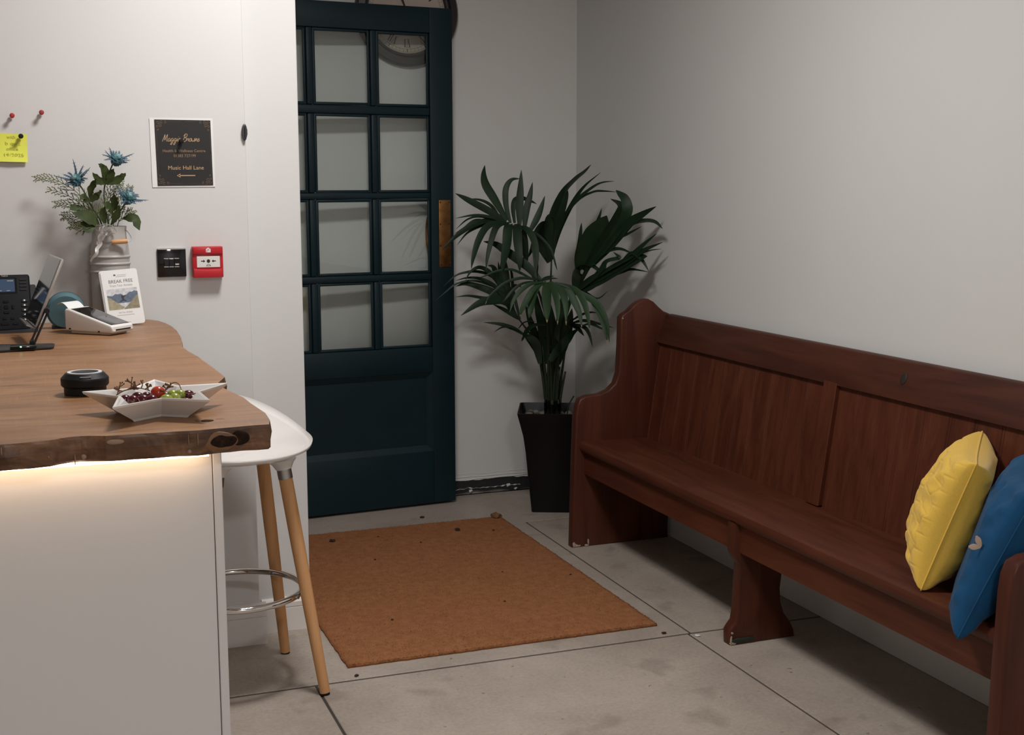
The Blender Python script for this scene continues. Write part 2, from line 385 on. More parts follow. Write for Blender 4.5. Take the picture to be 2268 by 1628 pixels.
for i, s in enumerate(ROM):
    ws = [dict(I=.009, V=.018, X=.018)[c] for c in s]; x = -sum(ws)/2
    N_ = FM @ Matrix.Rotation(-2*pi*i/12, 4, 'Z'); bm = NB(); b0, b1 = .103, .133
    for c, w_ in zip(s, ws):
        a, b = x+.0015, x+w_-.0015
        if c == 'I': ribbon(bm, [((a+b)/2, b0), ((a+b)/2, b1)], .0042, N_, 1)
        if c in 'V': ribbon(bm, [(a+.001, b1), ((a+b)/2, b0)], .0042, N_, 1); ribbon(bm, [(b-.001, b1), ((a+b)/2, b0)], .0016, N_, 1, .0001)
        if c == 'X': ribbon(bm, [(a+.001, b1), (b-.001, b0)], .0042, N_, 1); ribbon(bm, [(b-.001, b1), (a+.001, b0)], .0016, N_, 1, .0001)
        for zz in (b0, b1): ribbon(bm, [(x+.001, zz), (x+w_-.001, zz)], .0012, N_, 1, .0002)
        x += w_
    mk('numeral', bm, INK, clock)
for nm, a, L in (('hour_hand', R(97), .085), ('minute_hand', R(-22), .125)):
    H_ = FM @ Matrix.Translation((0, 0, .004)) @ Matrix.Rotation(-a, 4, 'Z'); bm = NB()
    prism(bm, [(-.0015, -.02), (.0015, -.02), (.005, L*.6), (0, L), (-.005, L*.6)], lambda p, q, h: H_ @ Vector((p, q, h)), 0, .0015); mk(nm, bm, INK, clock)
bm = NB(); lathe(bm, [(.008, .016), (.008, .024), (.004, .026)], CK, 16, CM); mk('hub', bm, INK, clock, True)
# ================================================================ DOORMAT
MX0, MX1, MY0, MY1 = .752, 1.683, 3.232, 4.563
COIR = mat('coir', (.275, .112, .047), .95, c2=(.43, .188, .084), vs_=48, det=10, bump=.9, bs=420, bd=.004, lo=.2, hi=.8, spec=.1)
mt = thing('doormat', 'rust brown coir doormat lying on the concrete floor before the door', 'doormat', ((MX0+MX1)/2, (MY0+MY1)/2, 0))
nx, ny = 130, 186; bm = NB(); rows = []
def edge(t, s): return .0035*noise.noise(Vector((t*30, s, 0)))+.002*noise.noise(Vector((t*110, s, 4)))
for j in range(ny+1):
    row = []
    for i in range(nx+1):
        u, v = i/nx, j/ny
        x = MX0+edge(v, 1)*(1-u)+(MX1-MX0+edge(v, 2)*u)*u; y = MY0+edge(u, 3)*(1-v)+(MY1-MY0+edge(u, 4)*v)*v
        e = min(u*nx, (1-u)*nx, v*ny, (1-v)*ny)
        z = (.0125 if e > 1.5 else .010 if e > .5 else .0075)+.0016*noise.noise(Vector((x*120, y*120, 0)))+.0012*noise.noise(Vector((x*20, y*20, 3)))
        row.append(bm.verts.new((x, y, z)))
    rows.append(row)
for A, B in zip(rows, rows[1:]):
    for i in range(nx): bm.faces.new((A[i], A[i+1], B[i+1], B[i]))
bd = rows[0]+[r_[-1] for r_ in rows[1:]]+rows[-1][-2::-1]+[r_[0] for r_ in rows[-2:0:-1]]
lo_ = [bm.verts.new((v.co.x, v.co.y, .0005)) for v in bd]
for i in range(len(bd)): bm.faces.new((bd[i], lo_[i], lo_[(i+1) % len(bd)], bd[(i+1) % len(bd)]))
bm.faces.new(lo_); bmesh.ops.recalc_face_normals(bm, faces=bm.faces[:])
mk('coir_body', bm, COIR, mt, 2)
random.seed(11); vv, ff = [], []
def fibre(x, y, z, lean, L):
    a = random.uniform(0, 2*pi); w_ = .0007; dx, dy = cos(a), sin(a); k = len(vv)
    vv.extend([(x-dy*w_, y+dx*w_, z), (x+dy*w_, y-dx*w_, z), (x+lean[0]+dx*L*.5, y+lean[1]+dy*L*.5, z+L)]); ff.append((k, k+1, k+2))
for _ in range(42000): fibre(random.uniform(MX0+.004, MX1-.004), random.uniform(MY0+.004, MY1-.004), .0115, (0, 0), random.uniform(.002, .0045))
for _ in range(2600):
    t = random.random(); fibre(MX0+(MX1-MX0)*t, MY0+.003, random.uniform(.002, .011), (random.uniform(-.004, .004), -random.uniform(.002, .007)), random.uniform(-.002, .003))
    t = random.random(); fibre(random.choice((MX0+.003, MX1-.003)), MY0+(MY1-MY0)*t, random.uniform(.002, .011), (random.uniform(-.006, .006), random.uniform(-.003, .003)), random.uniform(-.001, .003))
me = bpy.data.meshes.new('pile'); me.from_pydata(vv, [], ff); mk('pile', me, COIR, mt, kind='stuff')
# ================================================================ PEW
def wood3(n, k, al, **kw): return woodmat(n, tuple(c*k*.82 for c in (.066, .0175, .0080)), tuple(c*k for c in (.072, .0195, .0092)), tuple(c*k*1.15 for c in (.078, .0225, .0105)), al, **kw)
PV = wood3('pew_wood_upright', 1.3, 'Z', rough=.45, coat=.03, spec=.25); PH = wood3('pew_wood_long', 1.1, 'Y', rough=.48, coat=.04, spec=.25); PD = wood3('pew_wood_rail', .8, 'Y', rough=.48, coat=.03, spec=.25)
PX = wood3('pew_wood_end', 1.1, 'Z', rough=.42, coat=.05, fine=.7, spec=.28)
WEAR = mat('bare_worn_wood', (.42, .34, .26), .8, var=.2, vs_=40)
pew = thing('church_pew', 'long dark red brown wooden church pew against the grey wall', 'bench', (1.98, 3.03, 0))
EP = [(1.779, 0), (1.787, .334), (1.792, .479), (1.797, .514), (1.808, .538), (1.834, .548), (1.886, .552), (1.919, .564), (1.945, .587), (1.958, .625), (1.963, .727), (1.965, .823), (1.975, .834),
      (1.995, .845), (2.014, .863), (2.034, .877), (2.060, .886), (2.073, .886), (2.094, .875), (2.114, .856), (2.134, .840), (2.158, .830), (2.165, .821), (2.165, .0)]
for ya, yb in ((4.08, 4.12), (1.935, 1.975)):
    bm = NB(); prism(bm, EP, lambda a, b, h: Vector((a, h, b)), ya, yb, .006, 3); mk('end_panel', bm, PX, pew, True)
YA, YZ = 1.974, 4.081
bm = NB(); prism(bm, [(1.812, .352), (1.806, .360), (1.805, .372), (1.810, .383), (1.822, .388), (2.09, .382), (2.09, .354)], lambda a, b, h: Vector((a, h, b)), YA, YZ); mk('seat', bm, PH, pew, True)
bm = NB(); prism(bm, [(1.824, .268), (1.824, .352), (1.846, .352), (1.846, .268)], lambda a, b, h: Vector((a, h, b)), YA, YZ, .002, 1); mk('apron', bm, wood3('pew_wood_apron', 1.3, 'Y', rough=.45, spec=.25), pew, True)
bm = NB(); prism(bm, [(2.108, .729), (2.143, .824), (2.150, .829), (2.168, .829), (2.168, .729)], lambda a, b, h: Vector((a, h, b)), YA, YZ); rail = mk('top_rail', bm, PD, pew, True)
bm = NB(); nrm = Vector((-.094, 0, .035)).normalized()
RM = planeM((2.127, 2.72, .784), (0, 1, 0), (.035, 0, .095)); sphere(bm, (0, 0, 0), 1, .012, .016, .0012, 14, 8); bm.transform(RM); mk('knot', bm, mat('knot', (.018, .008, .005), .6), rail, True)
def plank(y0, y1):
    bm = NB(); b = .0022
    for (xa, za), (xb, zb) in (((2.072, .381), (2.122, .735)),):
        d = .014
        prof = [(y0+.0006, d), (y0+.0006, b), (y0+b, 0), (y1-.011, 0), (y1-.0095, b), (y1-.008, 0), (y1-b, 0), (y1-.0006, b), (y1-.0006, d)]
        L0 = [bm.verts.new((xa+q, p, za)) for p, q in prof]; L1 = [bm.verts.new((xb+q, p, zb)) for p, q in prof]
        n_ = len(prof)
        fs = [bm.faces.new((L0[i], L0[(i+1) % n_], L1[(i+1) % n_], L1[i])) for i in range(n_)]+[bm.faces.new(L0), bm.faces.new(L1[::-1])]
        bmesh.ops.recalc_face_normals(bm, faces=fs)
    return bm
for a, b in ((3.046, YZ), (YA, 2.988)):
    for i in range(11): mk('back_plank', plank(a+(b-a)*i/11, a+(b-a)*(i+1)/11), PV, pew)
bm = NB(); A_ = [(2.058, .386), (2.108, .735), (2.135, .735), (2.085, .386)]
prism(bm, A_, lambda a, b, h: Vector((a, h, b)), 2.986, 3.048, .002, 1); mk('back_stile', bm, PV, pew)
bm = NB(); box(bm, (2.088, YA, .30), (2.11, YZ, .385)); mk('back_rail', bm, PH, pew)
LP = [(1.800, .0), (1.798, .040), (1.806, .052), (1.818, .066), (1.823, .10), (1.828, .232), (1.816, .246), (1.806, .268), (1.806, .352), (2.07, .352), (2.05, .30), (1.985, .262), (1.968, .215), (1.960, .15), (1.963, .11), (1.975, .075), (1.998, .045), (2.010, .02), (2.012, 0)]
bm = NB(); prism(bm, LP, lambda a, b, h: Vector((a, h, b)), 3.012, 3.052, .005, 2); ml = mk('middle_leg', bm, PX, pew, True)
random.seed(5)
for par, spots in ((ml, [(1.802, 3.011, .012, .004, .016), (1.808, 3.011, .006, .012, .004), (1.806, 3.011, .036, .004, .003)]), (pew, [(1.786, 4.079, .010, .006, .012), (1.80, 4.079, .006, .012, .005), (1.835, 4.079, .005, .010, .004), (1.842, 4.079, .018, .003, .010), (1.97, 4.079, .82, .003, .003)])):
    for x, y, z, a, b in spots:
        bm = NB(); sphere(bm, (x, y, z), 1, a, .0018, b, 10, 6)
        for v in bm.verts: v.co.z = max(.0006, v.co.z+.004*noise.noise(v.co*150)); v.co.x += .003*noise.noise(v.co*170)
        mk('worn_patch', bm, WEAR, par, True)
bm = NB(); sphere(bm, (1.84, 3.0105, .012), 1, .04, .002, .009, 12, 6)
for v in bm.verts: v.co.z = max(.0006, v.co.z+.006*noise.noise(v.co*70))
mk('paint_smear', bm, mat('dark_green_paint', (.02, .03, .018), .7), ml, True)
# ================================================================ CUSHIONS
def cushion(name, label, NBc, NTc, FTc, T, m, quilt=None, seed=0, seam_m=None, G=96, side_of=None):
    NBc, NTc, FTc = Vector(NBc), Vector(NTc), Vector(FTc)
    u = FTc-NTc; W_ = u.length; u.normalize(); v = NTc-NBc; H_ = v.length; v.normalize(); n = -u.cross(v).normalized()
    C_ = NBc+(NTc-NBc)/2+(FTc-NTc)/2
    root = thing(name, label, 'cushion', (C_.x, C_.y, .387))
    bm = NB(); side = {}
    def pos(a, b, s):
        x = a*W_/2*(1-.10*(1-b*b)**1.0); y = b*H_/2*(1-.08*(1-a*a))
        k = max(0, (1-a*a)*(1-b*b)); t = T/2*(k**.34)
        e = min(1-abs(a), 1-abs(b))
        q = Vector((a*2.2, b*2.2, seed+s*.3))
        t += (.010*noise.noise(q*1.3)+.004*noise.noise(q*2.6+Vector((0, 0, 9))))*min(1, e*4)
        wr = noise.noise(Vector((a*2.5+b*1.5, b*5.5-a*1, seed*3)))   # pulled wrinkles towards the seam
        t += .009*wr*math.exp(-((e-.18)/.16)**2)*min(1, e*8)
        if quilt and s > 0: t -= .0024*quilt(x, y)*min(1, e*9)
        p = C_+u*x+v*y+n*(t*s)
        return p
    for s in (1, -1):
        side[s] = [[None]*(G+1) for _ in range(G+1)]
        for j in range(G+1):
            for i in range(G+1):
                a, b = -1+2*i/G, -1+2*j/G
                edge_ = i in (0, G) or j in (0, G)
                if s < 0 and edge_: side[s][j][i] = side[1][j][i]
                else: side[s][j][i] = bm.verts.new(pos(a, b, s))
        for j in range(G):
            for i in range(G):
                q = (side[s][j][i], side[s][j][i+1], side[s][j+1][i+1], side[s][j+1][i])
                bm.faces.new(q if s < 0 else q[::-1])
    bmesh.ops.recalc_face_normals(bm, faces=bm.faces[:])
    rim = [side[1][0][i].co.copy() for i in range(G)]+[side[1][j][G].co.copy() for j in range(G)]+[side[1][G][i].co.copy() for i in range(G, 0, -1)]+[side[1][j][0].co.copy() for j in range(G, 0, -1)]
    def press(p, e):   # flattened by the seat, the back, the arm and the other cushion
        if side_of:
            q, nn, sg = side_of; d_ = (p-q).dot(nn)*sg
            if d_ < e: p += nn*sg*(e-d_)
        p.z = max((.3885 if p.x > 1.815 else .340)+e, p.z)
        xm = (2.072+.1412*(p.z-.381) if p.z < .729 else 2.108+.368*(p.z-.729))-.002-e
        if p.x > xm: p.x = xm
        if p.z < .556 and p.y < 1.978+e: p.y = 1.978+e
    for vtx in bm.verts: press(vtx.co, 0)
    for p in rim: press(p, .002)
    mk('cover', bm, m, root, 2)
    bm = NB(); tube(bm, rim[::2], .0022, 6, True); mk('seam', bm, seam_m or m, root, 2)
    return root, pos, u, v, n
def hexq(x, y):
    p, c = .036, .052
    tri = abs(((y/p) % 2)-1)-.5
    xs = (x+tri*.018)/c; d1 = abs(xs-round(xs))*c
    col = math.floor(xs); ys = (y+(x-col*c)*.25*(1 if col % 2 else -1))/p; d2 = abs(ys-round(ys))*p
    d = min(d1, d2); return math.exp(-(d/.0022)**2)
YEL = mat('mustard_fabric', (.80, .51, .08), .85, var=.05, vs_=300, bump=.15, bs=900, sheen=.25, spec=.2)
BLU = mat('blue_velvet', (.005, .066, .165), .75, var=.12, vs_=14, bump=.1, bs=500, sheen=.08, spec=.2)
MIDP = (Vector((1.881, 2.144, .545)), Vector((-.70, .65, .29)).normalized())
cushion('quilted_cushion', 'mustard yellow quilted cushion leaning on the pew', (1.822, 2.240, .392), (1.903, 2.176, .685), (2.098, 2.385, .706), .165, YEL, hexq, 2., None, 170, MIDP+(1,))
bl_, bpos, u_, v_, n_ = cushion('velvet_cushion', 'plain blue cushion with a small pale motif leaning on the pew arm', (1.748, 2.030, .360), (1.872, 1.962, .672), (2.085, 2.190, .70), .135, BLU, None, 5., None, 96, MIDP+(-1,))
pc_ = bpos(-.86, .06, 1)
for dx_, dz_, L_ in ((-.42, .9, .026), (-.98, .02, .026)):   # pale two-petal motif
    d_ = (rr*dx_+Vector((0, 0, 1))*dz_).normalized(); q_ = pc_+d_*L_
    bm = NB(); blade(bm, [pc_-fw*.004, pc_.lerp(q_, .5)-fw*.006, q_-fw*.006], .0125, -fw, -.15, 5, .35, .35, .6, .0012); mk('petal_motif', bm, mat('cream_print', (.62, .47, .36), .8), bl_, 2)
# ================================================================ PLANTER AND PALM
PC = Vector((1.939, 4.648, 0)); PA = R(-23.6)
POTM = Matrix.Translation(PC) @ Matrix.Rotation(PA, 4, 'Z')
pot = thing('planter', 'tall tapered square black plastic planter in the corner beside the pew', 'planter', PC)
def sqring(bm, h, z, r_=.012):
    pts = []
    for cx, cy, a0 in ((1, 1, 0), (-1, 1, 90), (-1, -1, 180), (1, -1, 270)):
        for k in range(4):
            a = R(a0+30*k); pts.append(bm.verts.new(POTM @ Vector((cx*(h-r_)+r_*cos(a), cy*(h-r_)+r_*sin(a), z))))
    return pts
def loft(bm, secs, cap0=True, cap1=True):
    Rg = [sqring(bm, h, z) for h, z in secs]
    for A, B in zip(Rg, Rg[1:]):
        for k in range(16): bm.faces.new((A[k], A[(k+1) % 16], B[(k+1) % 16], B[k]))
    if cap0: bm.faces.new(Rg[0][::-1])
    if cap1: bm.faces.new(Rg[-1])
bm = NB(); loft(bm, [(.082, 0), (.084, .02), (.097, .155), (.105, .245), (.114, .31), (.126, .36), (.136, .40), (.1365, .407), (.132, .407), (.120, .37), (.112, .33)], True, False); mk('pot', bm, mat('planter_black', (.005, .005, .0055), .4, var=.1, vs_=10, spec=.3), pot, True)
bm = NB(); loft(bm, [(.115, .34), (.1185, .362)]); mk('soil', bm, mat('soil', (.03, .022, .016), .95, bump=.8, bs=90, bd=.006), pot)
random.seed(21)
PEB = [mat('pebble_tan', (.24, .18, .13), .6, var=.15, vs_=30), mat('pebble_grey', (.17, .16, .15), .6, var=.15, vs_=30), mat('pebble_dark', (.07, .06, .055), .5, var=.2, vs_=30)]
nps = 0
for k in range(46):
    gx, gy = -.09+.03*(k % 7)+random.uniform(-.007, .007), -.092+.031*(k//7)+random.uniform(-.007, .007)
    if abs(gx+.0) < .034 and abs(gy) < .03: continue
    p = POTM @ Vector((gx*1.1, gy*1.1, .3735)); bm = NB(); s = random.uniform(.013, .0175)
    sphere(bm, p, s, random.uniform(.95, 1.25), random.uniform(.75, 1), random.uniform(.55, .75), 12, 8, Matrix.Rotation(random.uniform(0, 3), 4, 'Z'))
    for v in bm.verts: v.co += (v.co-p)*.18*noise.noise(v.co*60)
    tag(mk('pebble', bm, PEB[0 if k % 3 == 0 else 1 if k % 3 == 1 else 2], None, 2), 'small rounded pebble on the soil of the black planter', 'pebble', 'pebbles in the planter')
palm = thing('palm', 'leafy dark green palm growing in the black planter', 'plant', (PC.x, PC.y, .335))
def leafmat(nm, c, k): return mat(nm, tuple(x*(1-k) for x in c), .5, c2=tuple(x*(1+k) for x in c), vs_=9, det=3, spec=.28, bump=.12, bs=160)
LEAF = [leafmat('palm_leaf_a', (.011, .030, .012), .25), leafmat('palm_leaf_b', (.0085, .023, .010), .25), leafmat('palm_leaf_c', (.020, .052, .017), .25)]
TIPM = mat('dry_leaf_tip', (.30, .21, .11), .8)
PETI = mat('palm_petiole', (.012, .022, .008), .5, var=.2, vs_=12)
PALM=[((1738,4575,1140),[([(1720,4581,1157),(1675,4593,1236),(1644,4600,1288),(1634,4598,1327),(1636,4592,1365)],28),
([(1718,4582,1152),(1648,4598,1195),(1576,4615,1234),(1528,4622,1260)],26),
([(1696,4591,1168),(1666,4609,1213),(1631,4629,1234),(1589,4652,1239)],12),
([(1718,4582,1147),(1663,4585,1168),(1596,4593,1178),(1521,4604,1167)],11),
([(1706,4587,1150),(1629,4609,1171),(1578,4621,1163),(1531,4632,1124)],8),
([(1711,4585,1144),(1645,4589,1156),(1584,4590,1138),(1521,4593,1100),(1463,4593,1049)],22),
([(1681,4596,1150),(1607,4610,1158),(1561,4613,1130),(1522,4614,1109)],11),
([(1701,4589,1144),(1651,4592,1145),(1607,4592,1132),(1562,4593,1109),(1523,4592,1066)],11),
([(1728,4578,1144),(1673,4574,1146),(1630,4564,1130),(1595,4552,1082),(1570,4536,1026),(1553,4516,981)],26),
([(1728,4578,1143),(1692,4564,1145),(1663,4547,1130),(1639,4529,1087),(1616,4510,1026),(1601,4488,976)],21),
([(1733,4577,1143),(1713,4547,1132),(1696,4516,1068),(1673,4487,1011),(1654,4457,969)],32),
([(1743,4573,1140),(1742,4535,1131),(1733,4501,1081),(1727,4466,1010),(1715,4433,971)],30),
([(1755,4568,1134),(1781,4526,1123),(1795,4489,1081),(1793,4457,1025),(1780,4430,970)],23),
([(1767,4563,1126),(1802,4529,1115),(1822,4500,1098),(1851,4468,1055),(1858,4443,1017),(1862,4420,973)],9),
([(1733,4577,1147),(1721,4590,1210),(1721,4598,1262),(1732,4603,1293),(1752,4604,1312),(1782,4601,1315)],20),
([(1748,4571,1147),(1746,4582,1197),(1757,4589,1233),(1786,4589,1240),(1819,4587,1230),(1845,4587,1219)],18),
([(1765,4564,1136),(1769,4574,1210),(1776,4582,1275),(1783,4590,1348)],26),
([(1782,4558,1123),(1793,4564,1194),(1809,4569,1246),(1823,4574,1302)],23),
([(1799,4551,1110),(1827,4548,1157),(1846,4548,1199),(1863,4548,1250)],22),
([(1780,4559,1126),(1786,4567,1078),(1794,4575,1025),(1803,4582,981)],24)]),
((1933,4650,996),[([(1931,4651,1013),(1926,4648,1100),(1939,4637,1181),(1961,4592,1261),(1979,4528,1309),(1996,4474,1340),(2006,4440,1366)],31),
([(1936,4649,1013),(1947,4640,1113),(1956,4607,1181),(1964,4579,1245),(1967,4570,1272)],26),
([(1938,4648,1024),(1954,4615,1119),(1972,4551,1208),(1993,4481,1280),(2023,4388,1337)],16),
([(1938,4648,1024),(1957,4603,1141),(1979,4527,1225),(2005,4443,1275),(2024,4384,1298),(2045,4318,1304)],13),
([(1940,4648,1029),(1962,4587,1163),(1986,4503,1235),(2011,4424,1264),(2028,4369,1267),(2049,4305,1264)],12),
([(1931,4651,999),(1915,4643,1087),(1913,4629,1154),(1920,4612,1184)],37),
([(1927,4653,991),(1898,4650,1051),(1878,4644,1090),(1886,4628,1133),(1896,4611,1152)],44),
([(1923,4654,988),(1897,4656,1046),(1869,4659,1073),(1851,4657,1038),(1836,4655,1009)],19),
([(1936,4649,1024),(1940,4631,986),(1942,4615,960)],4)]),
((1984,4508,960),[([(1990,4488,972),(2004,4443,1045),(2020,4392,1112),(2033,4355,1177)],88),
([(1998,4461,978),(2023,4383,1068),(2046,4313,1145),(2058,4280,1201),(2054,4290,1221),(2039,4336,1239)],40),
([(2005,4438,985),(2034,4347,1069),(2058,4278,1148),(2068,4251,1196),(2064,4263,1237),(2055,4288,1257),(2048,4309,1271)],36),
([(2012,4416,996),(2040,4329,1070),(2069,4244,1146),(2093,4179,1182),(2116,4116,1213)],35),
([(2024,4379,1024),(2052,4295,1102),(2075,4227,1147),(2099,4162,1160),(2115,4118,1156),(2127,4086,1135)],26),
([(2024,4379,1029),(2047,4308,1086),(2069,4243,1113),(2092,4181,1141)],11),
([(1982,4516,960),(1982,4516,1010),(1986,4501,1064),(1989,4494,1117),(1990,4489,1149)],16),
([(1998,4462,1018),(2005,4440,1079),(2010,4425,1119),(2019,4396,1164),(2024,4380,1205)],16)]),
((1975,4539,865),[([(1975,4539,870),(2017,4399,927),(2052,4292,977),(2087,4191,1020),(2101,4152,1034)],56),
([(1993,4475,896),(2028,4363,965),(2069,4241,1023),(2093,4176,1071),(2117,4112,1117)],20),
([(2005,4437,917),(2028,4363,952),(2064,4258,1004),(2093,4175,1051),(2127,4083,1087)],25),
([(2017,4400,932),(2052,4292,985),(2081,4208,1029),(2104,4143,1054),(2125,4087,1063)],9),
([(2017,4399,927),(2040,4327,954),(2061,4264,974),(2075,4223,983),(2104,4143,978)],14),
([(2052,4292,990),(2073,4232,1041),(2087,4191,1030),(2096,4165,1008),(2104,4143,979)],13),
([(1989,4491,919),(2005,4438,996),(2023,4383,1032),(2040,4329,1050),(2058,4276,1054),(2078,4218,1039)],21),
([(1978,4527,898),(1983,4512,966),(1993,4477,989),(2007,4431,986),(2020,4389,967),(2025,4374,947)],23),
([(1981,4519,882),(1984,4507,926),(1986,4500,964),(1998,4461,982)],40),
([(1993,4475,896),(2023,4382,972),(2034,4346,1005),(2049,4300,1018),(2053,4290,1026),(2044,4318,1043)],24),
([(1982,4515,883),(1998,4460,918),(2017,4400,950),(2035,4342,969)],27),
([(1974,4543,865),(1993,4475,885),(2007,4429,899),(2028,4363,934)],32)]),
((1819,4437,931),[([(1814,4439,930),(1762,4442,923),(1720,4442,896),(1690,4438,861),(1673,4428,821)],16),
([(1814,4439,929),(1772,4433,905),(1741,4424,866),(1716,4412,831),(1702,4396,809)],21),
([(1814,4439,927),(1785,4436,910),(1764,4431,864),(1754,4422,821),(1744,4412,799)],26),
([(1821,4436,927),(1811,4404,886),(1801,4372,837),(1788,4342,786)],31),
([(1831,4432,929),(1838,4394,896),(1837,4359,842),(1824,4328,779)],21),
([(1838,4430,929),(1864,4384,896),(1866,4348,847),(1854,4317,776)],22),
([(1851,4425,925),(1889,4386,900),(1906,4356,855),(1914,4328,811),(1912,4305,767)],23),
([(1854,4424,925),(1914,4379,903),(1937,4349,860),(1944,4325,810),(1945,4304,752)],22),
([(1868,4418,922),(1939,4378,886),(1983,4349,856),(2005,4328,821),(2017,4310,777),(2021,4296,708)],23),
([(1880,4414,917),(1967,4366,873),(1991,4342,833),(2005,4321,782),(2009,4305,744),(2011,4289,699)],20),
([(1806,4442,931),(1739,4454,926),(1698,4456,901),(1669,4454,871),(1650,4448,856)],10),
([(1802,4443,935),(1776,4442,941),(1724,4452,945),(1672,4461,930),(1632,4465,902),(1604,4465,877),(1588,4461,851)],11),
([(1797,4445,935),(1765,4450,944),(1726,4458,965),(1688,4465,978),(1637,4478,971),(1598,4485,956),(1574,4487,949)],10),
([(1802,4443,935),(1835,4457,945),(1870,4471,949)],9),
([(1806,4442,933),(1850,4452,941),(1884,4466,939)],7),
([(1802,4443,935),(1766,4489,985),(1716,4540,1031),(1677,4587,1066),(1643,4632,1077)],33),
([(1787,4449,938),(1799,4480,998),(1802,4515,1075),(1809,4547,1100)],16)]),
((1800,4658,768),[([(1785,4664,785),(1757,4666,835),(1709,4675,895),(1656,4687,927),(1603,4699,934),(1555,4708,924)],15),
([(1780,4666,785),(1758,4668,829),(1710,4679,868),(1658,4693,893),(1600,4708,910),(1558,4718,901)],26),
([(1775,4667,790),(1727,4677,903),(1684,4684,944),(1635,4694,958),(1597,4699,956),(1554,4707,943),(1506,4716,901)],11),
([(1775,4667,790),(1726,4675,900),(1695,4676,942),(1667,4677,966),(1636,4678,974),(1605,4679,957),(1584,4676,926)],17),
([(1773,4668,798),(1733,4678,900),(1711,4681,954),(1697,4681,976),(1678,4683,981)],20),
([(1767,4670,807),(1752,4676,867),(1747,4678,935),(1743,4680,989),(1740,4681,1029)],33),
([(1767,4670,801),(1739,4678,878),(1727,4678,943),(1720,4678,997)],17),
([(1778,4666,818),(1733,4665,844),(1690,4663,845),(1633,4665,834),(1564,4673,791)],38),
([(1765,4671,826),(1711,4681,846),(1657,4691,855),(1603,4701,864),(1554,4709,860)],12),
([(1780,4666,796),(1749,4667,868),(1682,4681,906),(1618,4695,923),(1557,4707,911),(1516,4712,882),(1475,4717,848)],8),
([(1800,4658,768),(1749,4667,802),(1697,4676,830)],16),
([(1800,4658,768),(1778,4674,811),(1775,4683,876),(1793,4685,900),(1824,4681,891)],14),
([(1803,4657,768),(1791,4672,833),(1785,4685,876),(1783,4696,946),(1779,4709,965)],12)]),
((1815,4642,706),[([(1815,4642,708),(1770,4648,735),(1716,4658,753),(1655,4670,761)],15),
([(1810,4644,712),(1768,4642,738),(1724,4640,742),(1686,4637,725)],8),
([(1812,4643,701),(1823,4617,733),(1848,4586,752),(1876,4554,751)],18),
([(1812,4643,701),(1802,4625,695),(1790,4608,687)],8),
([(1873,4619,594),(1858,4625,668),(1835,4634,695),(1817,4641,709)],30),
([(1794,4649,734),(1806,4627,757),(1825,4602,766),(1837,4580,764)],6)]),
((1972,4546,759),[([(1969,4551,754),(1993,4474,773),(2017,4397,769),(2045,4309,760)],12),
([(1971,4550,754),(1993,4473,749),(2003,4442,725),(2009,4420,676)],14),
([(1971,4550,752),(1984,4505,741),(1995,4469,714)],15),
([(1974,4542,754),(1989,4489,750),(2005,4435,763),(2023,4378,752),(2034,4341,745)],13),
([(1969,4551,761),(1989,4490,793),(2005,4435,808),(2017,4397,809)],9),
([(1898,4578,609),(1934,4564,658),(1972,4545,707),(1986,4497,741)],33),
([(1926,4567,748),(1903,4523,718),(1890,4474,694)],19),
([(1972,4547,864),(1993,4475,885),(2017,4398,864),(2035,4340,897)],7)]),
((1910,4638,728),[([(1910,4638,589),(1898,4637,673),(1886,4636,742),(1869,4637,811),(1862,4635,877)],36),
([(1926,4632,589),(1926,4632,672),(1923,4633,755),(1920,4634,837)],47),
([(1941,4626,589),(1951,4621,672),(1957,4601,757),(1960,4589,840),(1963,4581,878)],41),
([(1900,4641,589),(1882,4648,659),(1861,4656,714),(1844,4663,769),(1828,4669,832)],30),
([(1951,4621,589),(1963,4579,690),(1970,4555,761),(1974,4539,816)],33)])]

random.seed(4)
fwh = Vector((sin(_y), cos(_y), 0))
for fi, (hub, lv) in enumerate(PALM):
    hub = Vector(hub)/1000
    a = random.uniform(0, 2*pi); base = PC+Vector((.018*cos(fi*2.4), .018*sin(fi*2.4), .335))
    mid = base.lerp(hub, .5)+Vector((0, 0, .06)); mid.x += (base.x-hub.x)*.22; mid.y += (base.y-hub.y)*.22
    P_ = smoothpts([base, base+Vector(((hub.x-base.x)*.06, (hub.y-base.y)*.06, .13)), mid, hub], 6)
    bm = NB(); tube(bm, P_, lrp((.0085, .0035), len(P_)), 8); fr = mk('frond', bm, PETI, palm, 2)
    for li, (pts, w_) in enumerate(lv):
        pts = [Vector(p)/1000 for p in pts]
        up = Vector((0, 0, 1))
        d = (pts[-1]-pts[0])
        # a leaflet turns its face to the light above where it arches over, and to the room where it stands or hangs
        nrm = (-fwh*.85+up*.55+Vector((random.uniform(-.3, .3), random.uniform(-.2, .2), random.uniform(-.1, .2)))).normalized()
        bm = NB(); broad = w_ > 60
        blade(bm, pts, w_/1000*1.18, nrm, .22, 5, .03, .45 if not broad else .5, .38 if not broad else .55, .0007, .09 if fi == 4 and li in (1, 3, 4, 5, 6, 7, 9, 11) else 0)
        m_ = [LEAF[2] if fi == 4 and li < 10 else LEAF[(fi*3+li) % 2], TIPM]
        lo_ = mk('leaflet', bm, m_, fr, 2)
for s in range(9):   # leaf sheaths wrapped round the cluster
    a = 2*pi*s/9; base = PC+Vector((.022*cos(a), .022*sin(a), .335)); top = PC+Vector((.055*cos(a)-.0, .045*sin(a), random.uniform(.52, .68)))
    bm = NB(); tube(bm, smoothpts([base, base.lerp(top, .5)+Vector((-.006*cos(a), -.006*sin(a), 0)), top], 4), lrp((.009, .004), 9), 8); mk('stem', bm, PETI, palm, 2)
